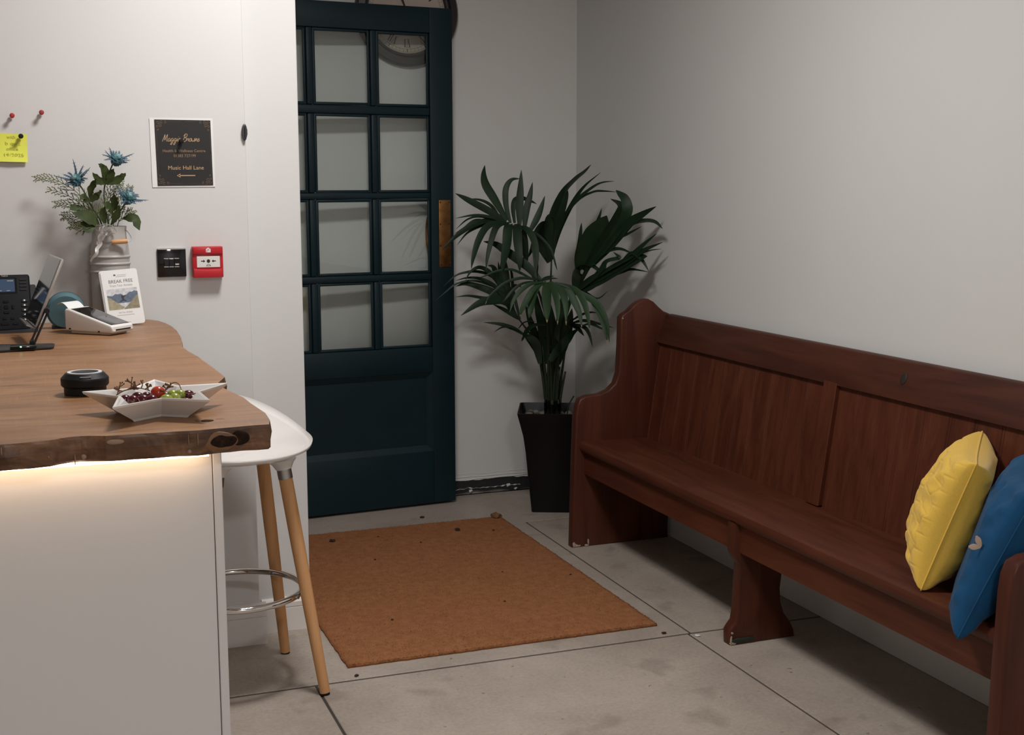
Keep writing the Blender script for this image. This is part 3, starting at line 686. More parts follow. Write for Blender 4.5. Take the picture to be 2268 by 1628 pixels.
bm = NB(); tube(bm, [PC+Vector((.034*cos(2*pi*k/20), .030*sin(2*pi*k/20), .418+.006*sin(2*pi*k/20+1))) for k in range(20)], .0022, 6, True); mk('tie', bm, BLKM, palm, True)
bm = NB(); lathe(bm, [(.034, .336), (.035, .39), (.036, .445), (.035, .445), (.034, .39), (.033, .336)], PC, 20, None, False); mk('sleeve', bm, CLEAR, palm, True)
bm = NB(); tube(bm, [PC+Vector((.045, -.035, .34)), PC+Vector((.05, -.04, .42)), PC+Vector((.07, -.05, .46))], .003, 6); mk('cut_stalk', bm, PETI, palm, True)
# ================================================================ RECEPTION COUNTER
ZT = .935
def slabmat(name, dark, mid, light, streak, scale):
    m = bpy.data.materials.new(name); m.use_nodes = True; nt = m.node_tree; b = nt.nodes['Principled BSDF']; N = nt.nodes.new; Lk = nt.links.new
    tc = N('ShaderNodeTexCoord')
    def nz(st, sc_, det, dist=0):
        mp = N('ShaderNodeMapping'); mp.inputs['Scale'].default_value = st; Lk(tc.outputs['Object'], mp.inputs[0])
        n = N('ShaderNodeTexNoise'); n.inputs['Scale'].default_value = sc_; n.inputs['Detail'].default_value = det; n.inputs['Distortion'].default_value = dist
        n.inputs['Roughness'].default_value = .62; Lk(mp.outputs[0], n.inputs['Vector']); return n.outputs['Fac']
    def ramp(src, stops):
        r = N('ShaderNodeValToRGB'); e = r.color_ramp.elements
        e[0].position, e[0].color = stops[0][0], (*stops[0][1], 1); e[1].position, e[1].color = stops[-1][0], (*stops[-1][1], 1)
        for p, c in stops[1:-1]: q = e.new(p); q.color = (*c, 1)
        Lk(src, r.inputs[0]); return r.outputs[0]
    def mul(a, c):
        x = N('ShaderNodeMix'); x.data_type = 'RGBA'; x.blend_type = 'MULTIPLY'; x.inputs['Factor'].default_value = 1; Lk(a, x.inputs[6]); Lk(c, x.inputs[7]); return x.outputs[2]
    base = ramp(nz((1, 2.2, 2.2), scale, 9, .9), [(.28, dark), (.5, mid), (.74, light)])
    g = lambda v: (v, v, v)
    grain = ramp(nz((1.5, 16, 16), 5, 5, .4), [(.30, g(1-streak)), (.55, g(1)), (.8, g(1+streak*.35))])
    streaks = ramp(nz((1.2, 7, 7), 4.5, 3, 1.5), [(.27, (.52, .48, .44)), (.36, g(1))])
    saw = ramp(nz((60, 2.5, 2.5), 4, 3), [(.35, g(.95)), (.62, g(1)), (.72, g(1.13))])
    Lk(mul(mul(mul(base, grain), streaks), saw), b.inputs['Base Color'])
    b.inputs['Roughness'].default_value = .4; b.inputs['Specular IOR Level'].default_value = .35
    bp = N('ShaderNodeBump'); bp.inputs['Strength'].default_value = .3; bp.inputs['Distance'].default_value = .001; Lk(nz((2, 30, 30), 5, 4), bp.inputs['Height']); Lk(bp.outputs[0], b.inputs['Normal'])
    return m
WOODT = slabmat('slab_top_wood', (.215, .103, .043), (.285, .142, .064), (.37, .197, .095), .30, 3.2)
BARK = slabmat('bark_edge', (.038, .018, .010), (.145, .070, .036), (.34, .175, .092), .4, 9.)
counter = thing('reception_counter', 'white panelled reception counter under the live edge slab', 'counter', (-.32, 2.4, 0))
PANEL = mat('white_counter_panel', (.74, .72, .71), .25)
bm = NB(); box(bm, (-.92, 1.902, .0), (.2435, 1.92, .896), bev=.001, seg=1); mk('front_panel', bm, PANEL, counter)
bm = NB(); box(bm, (.2445, 1.900, .0), (.2575, 2.85, .896), bev=.0012, seg=1); mk('end_panel', bm, PANEL, counter)
bm = NB(); box(bm, (-.92, 1.92, .02), (-.90, 2.85, .896)); mk('end_panel', bm, PANEL, counter)
bm = NB(); box(bm, (-.90, 2.83, .02), (.2445, 2.85, .896)); mk('rear_panel', bm, PANEL, counter)
# slab: outline with wandering live edge, three loops of thickness
ctrl = [(.324, 1.861), (.332, 1.90), (.336, 1.959), (.330, 2.06), (.328, 2.124), (.322, 2.165), (.316, 2.21), (.312, 2.24), (.311, 2.30), (.328, 2.352), (.3335, 2.372), (.332, 2.45), (.330, 2.521), (.326, 2.61), (.324, 2.683), (.316, 2.78), (.313, 2.867), (.322, 2.95), (.332, 3.074), (.338, 3.20), (.337, 3.318), (.330, 3.40), (.318, 3.47), (.298, 3.505), (.25, 3.518)]
out = []
for i in range(len(ctrl)-1):
    a, b = Vector(ctrl[i]), Vector(ctrl[i+1])
    for k in range(4): out.append(a.lerp(b, k/4))
out += [Vector((.1, 3.5185)), Vector((-.92, 3.5185)), Vector((-.92, 1.845))]
NF = 150
def fronty(x):
    y = 1.846+.014*max(0, min(1, (x+.05)/.35))+.008*noise.noise(Vector((x*7, 0, 0)))+.004*noise.noise(Vector((x*25, 3, 0)))
    return y+(.014*sin((x-.02)/.07*pi) if .02 < x < .09 else 0)
for k in range(1, NF):
    x = -.92+(.324+.92)*k/NF
    out.append(Vector((x, fronty(x))))
bm = NB(); loops = []
cen = Vector((-.2, 2.6))
for z, ins, nz in ((ZT, .0012, 0), (ZT-.004, 0, .0015), (ZT-.018, -.001, .003), (.901, .001, .004), (.8975, .004, .004)):
    L = []
    for i, p in enumerate(out):
        a, b = out[i-1], out[(i+1) % len(out)]; t = (b-a).normalized(); nn = Vector((t.y, -t.x))
        if p.y > 3.49 or p.x < -.9: nn = Vector((0, 0))
        d = -ins+nz*noise.noise(Vector((p.x*40, p.y*40, z*90)))
        L.append(bm.verts.new((p.x+nn.x*d, p.y+nn.y*d, z)))
    loops.append(L)
n_ = len(out); top = bm.faces.new(loops[0]); bot = bm.faces.new(loops[-1][::-1]); sides = []
for A, B in zip(loops, loops[1:]):
    for i in range(n_): sides.append(bm.faces.new((A[i], B[i], B[(i+1) % n_], A[(i+1) % n_])))
for f in sides: f.material_index = 1
top.normal_update()
if top.normal.z < 0: bmesh.ops.reverse_faces(bm, faces=bm.faces[:])
slab = mk('worktop', bm, [WOODT, BARK]); tag(slab, 'live edge brown wooden slab worktop on the white counter', 'worktop')
KN = mat('slab_knot', (.008, .005, .004), .9, c2=(.045, .024, .015), vs_=70, bump=1, bs=120, spec=.1, bd=.004)
KR = mat('slab_knot_ring', (.17, .08, .032), .6, var=.3, vs_=40)
def blob(name, c, a, b, d, m, par, seed, ex=(1, 0, 0), ey=(0, 0, 1)):
    bm = NB(); sphere(bm, (0, 0, 0), 1, a, b, d, 24, 10)
    for v in bm.verts: v.co.x *= 1+.22*noise.noise(Vector((v.co.x*60, v.co.y*60, seed))); v.co.y *= 1+.25*noise.noise(Vector((v.co.x*70, v.co.y*70, seed+5)))
    bm.transform(planeM(c, ex, ey)); return mk(name, bm, m, par, 2)
blob('knot', (.249, fronty(.249)-.0005, .916), .029, .0148, .004, KR, slab, 1); blob('knot', (.253, fronty(.253)-.002, .9155), .022, .0105, .004, KN, slab, 2); blob('knot', (.279, fronty(.279)-.001, .919), .014, .011, .004, KN, slab, 3)
blob('knot', (.242, 1.925, ZT-.0004), .012, .013, .0008, KN, slab, 4, (1, 0, 0), (0, 1, 0)); blob('knot', (.228, 1.93, ZT-.0004), .005, .014, .0008, KR, slab, 5, (1, 0, 0), (0, 1, 0)); blob('knot', (.262, 1.932, ZT-.0004), .009, .008, .0007, KR, slab, 6, (1, 0, 0), (0, 1, 0))
CHIP = mat('pale_chip', (.33, .22, .14), .7)
for x, z, a, b in ((.062, .906, .004, .004), (.015, .912, .0015, .0015), (-.045, .925, .0012, .006), (.050, .902, .001, .009), (.206, .905, .003, .003), (.218, .921, .0009, .009), (.205, .922, .0008, .009), (.105, .926, .012, .004)):
    blob('edge_chip', (x, fronty(x), z), a, b, .003, CHIP, slab, x*50)
bm = NB(); box(bm, (-.9, 1.874, .8915), (.236, 1.884, .8965))
led = mk('led_strip', bm, mat('led_glow', (1, .8, .6), .5, emit=(1, .71, .45), es=9.5)); tag(led, 'warm glowing light strip tucked under the front of the slab', 'light strip')
for k, ((lx, ly), sz, pw, lc) in enumerate(PANELS):
    t = thing('ceiling_and_fill_light', ('square ceiling light panel over the counter', 'added unseen fill light panel at the near end of the room')[k], 'light', (lx, ly, CEIL))
    h = sz/2
    for a, b, c, d in ((-h-.02, -h, -h-.02, h+.02), (h, h+.02, -h-.02, h+.02), (-h, h, -h-.02, -h), (-h, h, h, h+.02)):
        bm = NB(); box(bm, (lx+a, ly+c, CEIL-.026), (lx+b, ly+d, CEIL)); mk('frame_bar', bm, WHT, t)
# ================================================================ BAR STOOL
SX, SY = .48, 3.215
st = thing('bar_stool', 'white moulded bar stool with wooden legs tucked by the counter', 'stool', (SX, SY, 0))
STW = mat('stool_white', (.76, .73, .70), .12); BEECH = woodmat('beech', (.54, .275, .115), (.61, .32, .14), (.67, .36, .165), 'Z', rough=.42, fine=1, bump=.1)
bm = NB(); top_, bot_ = [], []
def seatz(r_, th):
    c = max(0, cos(th-R(92)))
    return .614+.030*r_**3+.094*(c**2.2)*r_**2.6+.012*cos(th)**2*r_**3
for layer, arr in ((0, top_), (1, bot_)):
    for j in range(13):
        r_ = j/12 if layer == 0 else j/12*.985; row = []
        for k in range(64):
            th = 2*pi*k/64; a_, b_ = cos(th), sin(th)
            e = (abs(a_)**2.4+abs(b_)**2.4)**(-1/2.4)
            row.append(bm.verts.new((SX-.010+.188*r_*e*a_, SY-.008+.222*r_*e*b_, seatz(r_, th)-(.009 if layer else 0))) if j else None)
        arr.append(row)
for layer, arr in ((0, top_), (1, bot_)):
    cv = bm.verts.new((SX, SY, .612-(.009 if layer else 0)))
    for k in range(64): bm.faces.new((cv, arr[1][k], arr[1][(k+1) % 64])[::1 if not layer else -1])
    for A, B in zip(arr[1:], arr[2:]):
        for k in range(64): bm.faces.new((A[k], B[k], B[(k+1) % 64], A[(k+1) % 64])[::1 if not layer else -1])
for k in range(64): bm.faces.new((top_[-1][k], bot_[-1][k], bot_[-1][(k+1) % 64], top_[-1][(k+1) % 64]))
mk('seat', bm, STW, st, 2)
for tx, ty, fx, fy in ((.576, 3.130, .657, 3.080), (.557, 3.335, .618, 3.408), (.408, 3.100, .330, 3.030), (.392, 3.310, .300, 3.370)):
    T_, F_ = Vector((tx, ty, .590)), Vector((fx, fy, .006)); d = (F_-T_).normalized()
    bm = NB(); tube(bm, [T_+d*.028, T_.lerp(F_, .35), F_], [.0175, .0175, .0135], 20); lg = mk('leg', bm, BEECH, st, True)
    bm = NB(); tube(bm, [T_+d*.004, T_+d*.030], .0185, 20); mk('collar', bm, STEEL, lg, True)
    bm = NB(); tube(bm, [T_+d*-.018, T_+d*-.008, T_+d*.006], [.036, .027, .0195], 20); mk('socket', bm, STW, lg, True)
    bm = NB(); tube(bm, [F_+d*-.001, Vector((F_.x, F_.y, .0005))], .0125, 14); mk('rubber_foot', bm, BLKM, lg, True)
ring = [Vector((SX-.016+.166*cos(2*pi*k/64), SY+.166*sin(2*pi*k/64), .257)) for k in range(64)]
bm = NB(); tube(bm, ring, .0085, 12, True); fr_ = mk('footrest_ring', bm, CHROME, st, 2)
for a in (R(-40), R(46), R(220), R(134)):
    p = Vector((SX-.016+.166*cos(a), SY+.166*sin(a), .257)); o_ = Vector((cos(a), sin(a), 0))
    bm = NB(); tube(bm, [p-o_*.011, p+o_*.012], .0045, 10); mk('bolt', bm, STEEL, fr_, True)
# ================================================================ THINGS ON THE LEFT WALL
GOLT = mat('gold_text_print', (.30, .19, .115), .6); GOLD = mat('gold_print', (.48, .32, .18), .5); GOLDD = mat('dark_gold_print', (.15, .085, .05), .6); BLKP = mat('black_print', (.012, .011, .011), .55)
def fit(o, width, M):
    """squeeze flat lettering sideways to the wanted width"""
    Mi = M.inverted(); xs = [(Mi @ v.co).x for v in o.data.vertices]; k = width/(max(xs)-min(xs)); c = (max(xs)+min(xs))/2
    for v in o.data.vertices:
        p = Mi @ v.co; p.x = (p.x-c)*k; v.co = M @ p
def wtext(name, s, size, width, m, par, M, x, y, z=.0004):
    T_ = M @ Matrix.Translation((x, y, z)); o = text(name, s, size, m, par, T_); fit(o, width, T_); return o
SO = Vector((.407, YL-.0012, 1.3745))
sign = thing('paper_sign', 'black and gold printed sign on white paper pinned to the wall', 'sign', (SO.x, YL, 1.284))
SM = planeM(SO, (1, 0, .008), (0, 0, 1))
bm = NB(); NXp = 14; rows = []
for s in (0, 1):
    rows.append([[bm.verts.new(SM @ Vector((-.0855+.163*i/NXp, -.0905+.181*j/NXp, .0006*s+.0022*max(0, noise.noise(Vector((i*.3, j*.25, 4))))*(1 if i < 1 or i > NXp-1 else .1)))) for i in range(NXp+1)] for j in range(NXp+1)])
for s, g_ in enumerate(rows):
    for j in range(NXp):
        for i in range(NXp):
            q = (g_[j][i], g_[j][i+1], g_[j+1][i+1], g_[j+1][i]); bm.faces.new(q if s else q[::-1])
mk('sheet', bm, PAPER, sign, 2)
bm = NB(); prism(bm, [(-.072, -.0865), (.072, -.0860), (.0715, .0845), (-.073, .0860)], lambda a, b, h: SM @ Vector((a, b, h)), .0016, .0020); pr = mk('printed_panel', bm, BLKP, sign)
PM = SM @ Matrix.Translation((0, 0, .0021))
LET = dict(M=([[(0,0),(.25,1.2),(.5,2.2),(.6,1.2),(.7,.4),(1.0,1.4),(1.3,2.2),(1.35,1.2),(1.4,.2),(1.65,.1)]],1.7), a=([[(.75,.85),(.4,1),(.1,.6),(.2,.1),(.55,.15),(.8,.8),(.78,.3),(.95,.05),(1.1,.3)]],1.0),
 g=([[(.75,.85),(.4,1),(.1,.6),(.25,.15),(.6,.3),(.8,.9),(.7,-.3),(.45,-1),(.15,-.8),(.5,-.2),(1.1,.3)]],1.0), i=([[(.1,.3),(.3,1),(.3,.3),(.45,.05),(.65,.3)],[(.42,1.45),(.46,1.55)]],.55), e=([[(.1,.4),(.5,.7),(.5,1),(.25,.95),(.1,.4),(.35,.02),(.8,.35)]],.75),
 B=([[(.3,0),(.5,1.2),(.65,2.2)],[(.2,1.7),(.7,2.4),(1.3,2.2),(1.2,1.5),(.6,1.2),(1.2,1.1),(1.35,.5),(.9,0),(.3,.2)]],1.5), r=([[(0,.3),(.25,1.05),(.35,.85),(.6,.9),(.55,.3),(.8,.1)]],.75), o=([[(.5,1),(.15,.8),(.15,.2),(.5,.05),(.75,.5),(.5,1),(.9,.9)]],.85),
 w=([[(0,.9),(.1,.3),(.3,.05),(.5,.4),(.5,.9),(.55,.3),(.75,.05),(.95,.5),(.95,1),(1.15,.9)]],1.1), n=([[(0,0),(.15,1),(.2,.2),(.5,.95),(.7,.8),(.7,.2),(.95,.1)]],.9), s=([[(0,.1),(.4,1.05),(.45,.7),(.65,.3),(.35,0),(.1,.2)]],.7))
bm = NB(); x = 0; U = .0083
for ch in 'Maggie Browns':
    if ch == ' ': x += .55; continue
    ss, adv = LET[ch]
    for q in ss: ribbon(bm, [((x+a+.25*b)*U*.93-.055, b*U+.029) for a, b in q], .0013, PM, 4)
    x += adv
mk('script_lettering', bm, GOLD, pr)
wtext('lettering', 'Health & Wellness Centre', .0105, .110, GOLT, pr, PM, 0, .0045, 0)
wtext('lettering', '01383 727199', .0105, .057, GOLT, pr, PM, .001, -.0085, 0)
wtext('lettering', 'Music Hall Lane', .0145, .092, GOLD, pr, PM, .003, -.040, 0)
bm = NB(); ribbon(bm, [(-.018, -.060), (.026, -.060)], .0025, PM, 1); flatpoly(bm, [(-.022, -.060), (-.012, -.0545), (-.014, -.060), (-.012, -.0655)], PM); mk('arrow', bm, GOLD, pr)
for sx in (-1, 1):
    for sy in (-1, 1):
        bm = NB()
        for cx, cy, r_, t0, dr in ((.064, .077, .005, 0, 1), (.055, .079, .0045, 2, -1), (.046, .079, .004, 1, 1), (.066, .068, .004, 3, -1), (.059, .070, .0045, 1, 1), (.066, .060, .003, 2, 1)):
            ribbon(bm, [(sx*(cx+r_*(1-k/14)*cos(t0+dr*k*.55)), sy*(cy+r_*(1-k/14)*sin(t0+dr*k*.55))) for k in range(13)], .0011, PM, 2)
        ribbon(bm, [(sx*.040, sy*.081), (sx*.005, sy*.081)], .0004, PM, 1); ribbon(bm, [(sx*.069, sy*.056), (sx*.069, sy*.005)], .0004, PM, 1)
        mk('corner_ornament', bm, GOLDD, pr)
def pin(label, x, z, m, y0=YL, kind='push_pin'):
    bm = NB(); lathe(bm, [(.0006, 0), (.0006, .007), (.0058, .0075), (.0055, .0092), (.0036, .0105), (.0036, .017), (.0058, .0185), (.0062, .0215), (.0045, .0235), (.001, .024)], (x, y0, z), 16, Matrix.Rotation(pi/2, 4, 'X'))
    return tag(mk(kind, bm, m, None, True), label, 'push pin', 'push pins in the white wall')
RED = mat('red_plastic', (.42, .018, .02), .3); REDD = mat('dull_red_plastic', (.33, .035, .035), .25)
pin('plain red push pin, left of two above the yellow note', -.014, 1.463, RED); pin('shiny red push pin, right of two above the yellow note', .056, 1.472, REDD)
pin('black push pin in the middle of the paper sign', .3985, 1.404, BLK, YL-.003); pin('black push pin holding the yellow note', .004, 1.412, BLK, YL-.002)
# sticky note
note = thing('sticky_note', 'bright yellow sticky note with faint handwriting pinned to the wall', 'note', (-.02, YL, 1.35))
YN = mat('yellow_note', (.78, .80, .10), .7, var=.02, vs_=20)
NM = planeM((-.020, YL-.001, 1.384), (1, 0, -.02), (.06, 0, 1))
bm = NB(); rows = []
for s in (0, 1):
    rows.append([[bm.verts.new(NM @ Vector((-.038+.076*i/10, -.036+.071*j/10, .0004*s+.010*(1-j/10)**2.2*(1-.4*abs(i/10-.5))))) for i in range(11)] for j in range(11)])
for s, g_ in enumerate(rows):
    for j in range(10):
        for i in range(10):
            q = (g_[j][i], g_[j][i+1], g_[j+1][i+1], g_[j+1][i]); bm.faces.new(q if s else q[::-1])
nt_ = mk('sheet', bm, YN, note, 2); PENC = mat('pencil', (.52, .52, .075), .8)
for s_, x_, y_, w_ in (('with', .000, .026, .020), ('b quiz', .004, .010, .036), ('office', .002, -.004, .028), ('19/2025', .006, -.019, .046)):
    zc = .010*(1-(y_+.036)/.071)**2.2
    o = wtext('handwriting', s_, .012, w_, PENC, nt_, NM, x_, y_, zc+.0012)
# dark hook on the wall's corner
hk = thing('wall_hook', 'small dark grey pointed oval hook on the wall corner', 'hook', (.566, YL, 1.405))
HKM = mat('hook_metal', (.045, .045, .05), .4, .2)
for s in (-1, 1):
    bm = NB(); prism(bm, [(0, -.022), (s*.004, -.017), (s*.0075, -.004), (s*.0075, .008), (s*.005, .018), (s*.0012, .024), (s*.0006, .010)], lambda a, b, h: Vector((.5665+a, YL-h, 1.428+b)), .001, .012, .002, 2); mk('prong', bm, HKM, hk, True)
bm = NB(); box(bm, (.563, YL-.006, 1.41), (.570, YL, 1.43), None, .001); mk('base', bm, HKM, hk)
# light switch
sw = thing('light_switch', 'black three gang light switch plate on the white wall', 'light switch', (.3635, YL, 1.045))
bm = NB(); box(bm, (.326, YL-.007, 1.046), (.401, YL, 1.122), None, .0025); mk('plate', bm, BLKG, sw, True)
bm = NB(); box(bm, (.327, YL-.0072, 1.1195), (.400, YL-.001, 1.1226), None, .0008); mk('edge_trim', bm, CHROME, sw)
for k, xx in enumerate((.349, .3625, .3765)):
    bm = NB(); box(bm, (xx-.0058, YL-.0115, 1.0745), (xx+.0058, YL-.006, 1.0945), Matrix.Translation((xx, YL-.009, 1.0845)) @ Matrix.Rotation(R(-9 if k < 2 else 9), 4, 'X') @ Matrix.Translation((-xx, -YL+.009, -1.0845)), .001); rk = mk('rocker', bm, BLKG, sw)
    for zz in (1.0735, 1.0955):
        bm = NB(); box(bm, (xx-.0058, YL-.009, zz-.0011), (xx+.0058, YL-.006, zz+.0011)); mk('rocker_trim_and_glint', bm, CHROME, rk)
    if k == 2:  # chrome strip stands in for the highlight on the tilted third rocker
        bm = NB(); box(bm, (xx-.0056, YL-.0128, 1.078), (xx+.0056, YL-.010, 1.083), None, .001); mk('rocker_trim_and_glint', bm, CHROME, rk)
# fire alarm call point
al = thing('fire_call_point', 'red fire alarm call point box beside the light switch', 'fire alarm', (.4565, YL, 1.042))
REDA = mat('alarm_red', (.47, .013, .022), .3)
bm = NB(); box(bm, (.4155, YL-.024, 1.043), (.4965, YL, 1.1265), None, .003); ab = mk('housing', bm, REDA, al, True)
bm = NB(); box(bm, (.4165, YL-.030, 1.106), (.4955, YL-.022, 1.1255), None, .003); mk('top_band', bm, REDA, al, True)
bm = NB(); prism(bm, [(-.039, 1.044), (.039, 1.044), (.039, 1.0685), (.030, 1.0665), (.0, 1.0655), (-.03, 1.0665), (-.039, 1.0685)], lambda a, b, h: Vector((.456+a, YL-h, b)), .022, .032, .002, 2); mk('lower_lip', bm, REDA, al, True)
bm = NB(); box(bm, (.4265, YL-.0262, 1.0705), (.4875, YL-.0235, 1.1005), None, .001); pp = mk('press_panel', bm, WHT, al)
AM = planeM((.457, YL-.0264, 1.0875), (1, 0, 0), (0, 0, 1)); bm = NB()
flatpoly(bm, [(.0045*cos(2*pi*k/20), .0048*sin(2*pi*k/20)) for k in range(20)], AM)
for s in (-1, 1): flatpoly(bm, [(s*.0085, 0), (s*.0135, .004)[::1], (s*.0135, .0013), (s*.0195, .0013), (s*.0195, -.0013), (s*.0135, -.0013), (s*.0135, -.004)][::-s], AM)
ribbon(bm, [(-.0055, -.0125), (-.003, -.0095), (0, -.0088), (.003, -.0095), (.0055, -.0125)], .0011, AM, 3); ribbon(bm, [(-.006, -.0128), (.006, -.0128)], .0011, AM, 1); mk('symbols', bm, BLKP, pp)
HM = planeM((.457, YL-.0304, 1.1165), (1, 0, 0), (0, 0, 1)); bm = NB(); flatpoly(bm, [(-.0062, -.0055), (.0062, -.0055), (.0062, .0025), (.0072, .0025), (0, .0075), (-.0068, .003), (-.0062, .003)], HM); ic = mk('house_symbol', bm, WHT, ab)
bm = NB(); ribbon(bm, [(-.004, -.0055), (-.0035, -.001), (0, .002), (.002, .001), (.001, -.001)], .0012, HM, 3, .0002); mk('flame_mark', bm, REDA, ab)
# ================================================================ THINGS ON THE COUNTER
# star bowl
BC = Vector((.181, 2.022, ZT+.0003)); BH = .0325
bowl = thing('star_bowl', 'white star shaped ceramic bowl holding grapes', 'bowl', BC)
tips = [(158, .119), (238, .143), (301, .126), (25, .126), (87, .137)]; star = []
for i, (a, r_) in enumerate(tips):
    a2, r2 = tips[(i+1) % 5]; am = a+((a2-a) % 360)/2
    star += [(R(a), r_), (R(am), .064)]
def starloop(bm, k, z, flat=0): return [bm.verts.new(BC+Vector((r_*k*cos(a), r_*k*sin(a), z))) for a, r_ in star]
bm = NB()
Ls = [starloop(bm, .56, 0), starloop(bm, .60, .004), starloop(bm, .985, BH-.003), starloop(bm, 1.0, BH), starloop(bm, .985, BH+.0008), starloop(bm, .93, BH-.0005), starloop(bm, .56, .0055)]
for A, B in zip(Ls, Ls[1:]):
    for k in range(10): bm.faces.new((A[k], A[(k+1) % 10], B[(k+1) % 10], B[k]))
bm.faces.new(Ls[0][::-1]); bm.faces.new(Ls[-1])
es = [e for e in bm.edges if any(v in Ls[i] for i in (1, 2, 3, 4, 5) for v in e.verts) and not (e.verts[0].co-e.verts[1].co).length < .003]
mk('shell', bm, mat('white_ceramic', (.76, .74, .71), .12, coat=.3), bowl)
GR = mat('red_grape', (.07, .006, .012), .22, var=.35, vs_=40); GG = mat('green_grape', (.25, .30, .045), .25, var=.15, vs_=50); TOM = mat('red_orange_grape', (.45, .045, .018), .15, var=.15, vs_=50)
def berry(nm, label, x, y, z, r_, m, g_, sq=1.12):
    bm = NB(); sphere(bm, (x, y, ZT+z), r_, 1, sq, .95, 14, 10, Matrix.Rotation(x*90, 4, 'Z')); tag(mk(nm, bm, m, None, 2), label, 'grape', g_)
for x, y, z in ((.133, 2.040, .0205), (.143, 2.018, .0225), (.158, 2.016, .0225), (.171, 2.014, .0220), (.228, 2.038, .0225), (.151, 2.034, .0245), (.149, 2.052, .0140), (.168, 2.078, .0175), (.197, 2.074, .0165), (.158, 2.030, .0135), (.137, 2.026, .0135), (.233, 2.028, .0165), (.222, 2.018, .0140), (.171, 2.026, .0130), (.185, 2.035, .0125), (.147, 2.006, .0130), (.175, 2.004, .0125)):
    berry('red_grape', 'dark red grape among those in the star bowl', x, y, z, .0088, GR, 'red grapes in the star bowl')
berry('large_grape', 'large shiny orange red grape on top of the bowl of fruit', .183, 2.050, .0265, .0120, TOM, None, 1.0)
for x, y, z in ((.205, 2.042, .0235), (.215, 2.036, .0240), (.192, 2.012, .0215), (.206, 2.020, .0215)):
    berry('green_grape', 'pale green grape among those in the star bowl', x, y, z, .0092, GG, 'green grapes in the star bowl')
STK = mat('grape_stalk', (.17, .08, .038), .7, var=.3, vs_=40)
def stalk(label, branches, group=None):
    bm = NB()
    for br in branches:
        P_ = smoothpts([Vector(p) for p in br], 4); P_ = [Vector((p.x, p.y, ZT+p.z)) for p in P_]
        tube(bm, P_, lrp((.0011, .0007), len(P_)), 6); sphere(bm, P_[-1], .0014, 1, 1, 1, 6, 5)
    tag(mk('grape_stalk', bm, STK, None, True), label, 'grape stalk', 'bare grape stalks in the bowl')
def twigs(seed, pts, n, L0):
    random.seed(seed); out_ = [pts]; P_ = smoothpts([Vector(p) for p in pts], 6)
    for k in range(n):
        a = P_[int((k+.7)/n*(len(P_)-1))]; d_ = Vector((random.uniform(-1, 1), random.uniform(-.7, .5), random.uniform(-.15, 1.1))).normalized(); L_ = L0*random.uniform(.6, 1.2)
        b = a+d_*L_*.55+Vector((0, 0, .001)); e = (d_+Vector((random.uniform(-.7, .7), random.uniform(-.5, .5), random.uniform(-.3, .5)))).normalized(); c = b+e*L_*.5
        out_.append([a, b, c])
        for q in range(2):
            e2 = (e+Vector((random.uniform(-1, 1), random.uniform(-.8, .8), random.uniform(-.6, .8)))).normalized(); out_.append([b, b+e2*L_*.28, b+e2*L_*.42+Vector((0, 0, .001))])
    return [[(p[0], p[1], max(.012, p[2])) for p in br] for br in out_]
stalk('large branching bare grape stalk at the left of the bowl', twigs(5, [(.120, 2.045, .028), (.132, 2.047, .034), (.147, 2.050, .036), (.158, 2.048, .036), (.170, 2.046, .032)], 11, .017)+[[(.143, 2.05, .036), (.144, 2.052, .046), (.1455, 2.053, .053)]])
stalk('thin curling bare grape stalk above the green grapes', [[(.192, 2.05, .028), (.200, 2.052, .037), (.208, 2.05, .042), (.215, 2.046, .040), (.219, 2.036, .030), (.226, 2.026, .027), (.237, 2.022, .027)]]+twigs(9, [(.192, 2.048, .028), (.199, 2.05, .034), (.206, 2.048, .036)], 5, .011))
stalk('short dried grape stalk lying at the left front of the bowl', [[(.128, 2.015, .020), (.140, 2.008, .020), (.152, 2.004, .0215), (.165, 2.0, .0215)], [(.140, 2.008, .020), (.143, 2.0, .023), (.140, 1.996, .024)], [(.152, 2.004, .0215), (.150, 2.012, .025)]])
# black puck
KC = (.083, 2.262, ZT+.0003)
puck = thing('tabletop_device', 'black round tabletop device with a silver ring on top', 'device', KC)
bm = NB(); lathe(bm, [(.0335, 0), (.0345, .001), (.0345, .0125), (.0372, .0140), (.0390, .0165), (.0393, .026), (.0385, .0285), (.0312, .0362), (.0300, .0366)], KC, 56); mk('body', bm, BLK, puck, 12)
bm = NB(); lathe(bm, [(.0228, .0364), (.0230, .0378), (.0282, .0378), (.0285, .0364)], KC, 56, None, False); mk('ring', bm, mat('silver_ring', (.66, .68, .71), .4), puck, True)
bm = NB(); lathe(bm, [(.0225, .0364), (.0222, .0372), (.001, .0372)], KC, 40); mk('button', bm, BLKG, puck, True)
bm = NB(); box(bm, (-.009, 0, -.0010), (.009, .0006, .0010), Matrix.Translation((KC[0], KC[1]-.0352, ZT+.0330)) @ Matrix.Rotation(R(-40), 4, 'X')); mk('label_mark', bm, STEEL, puck)
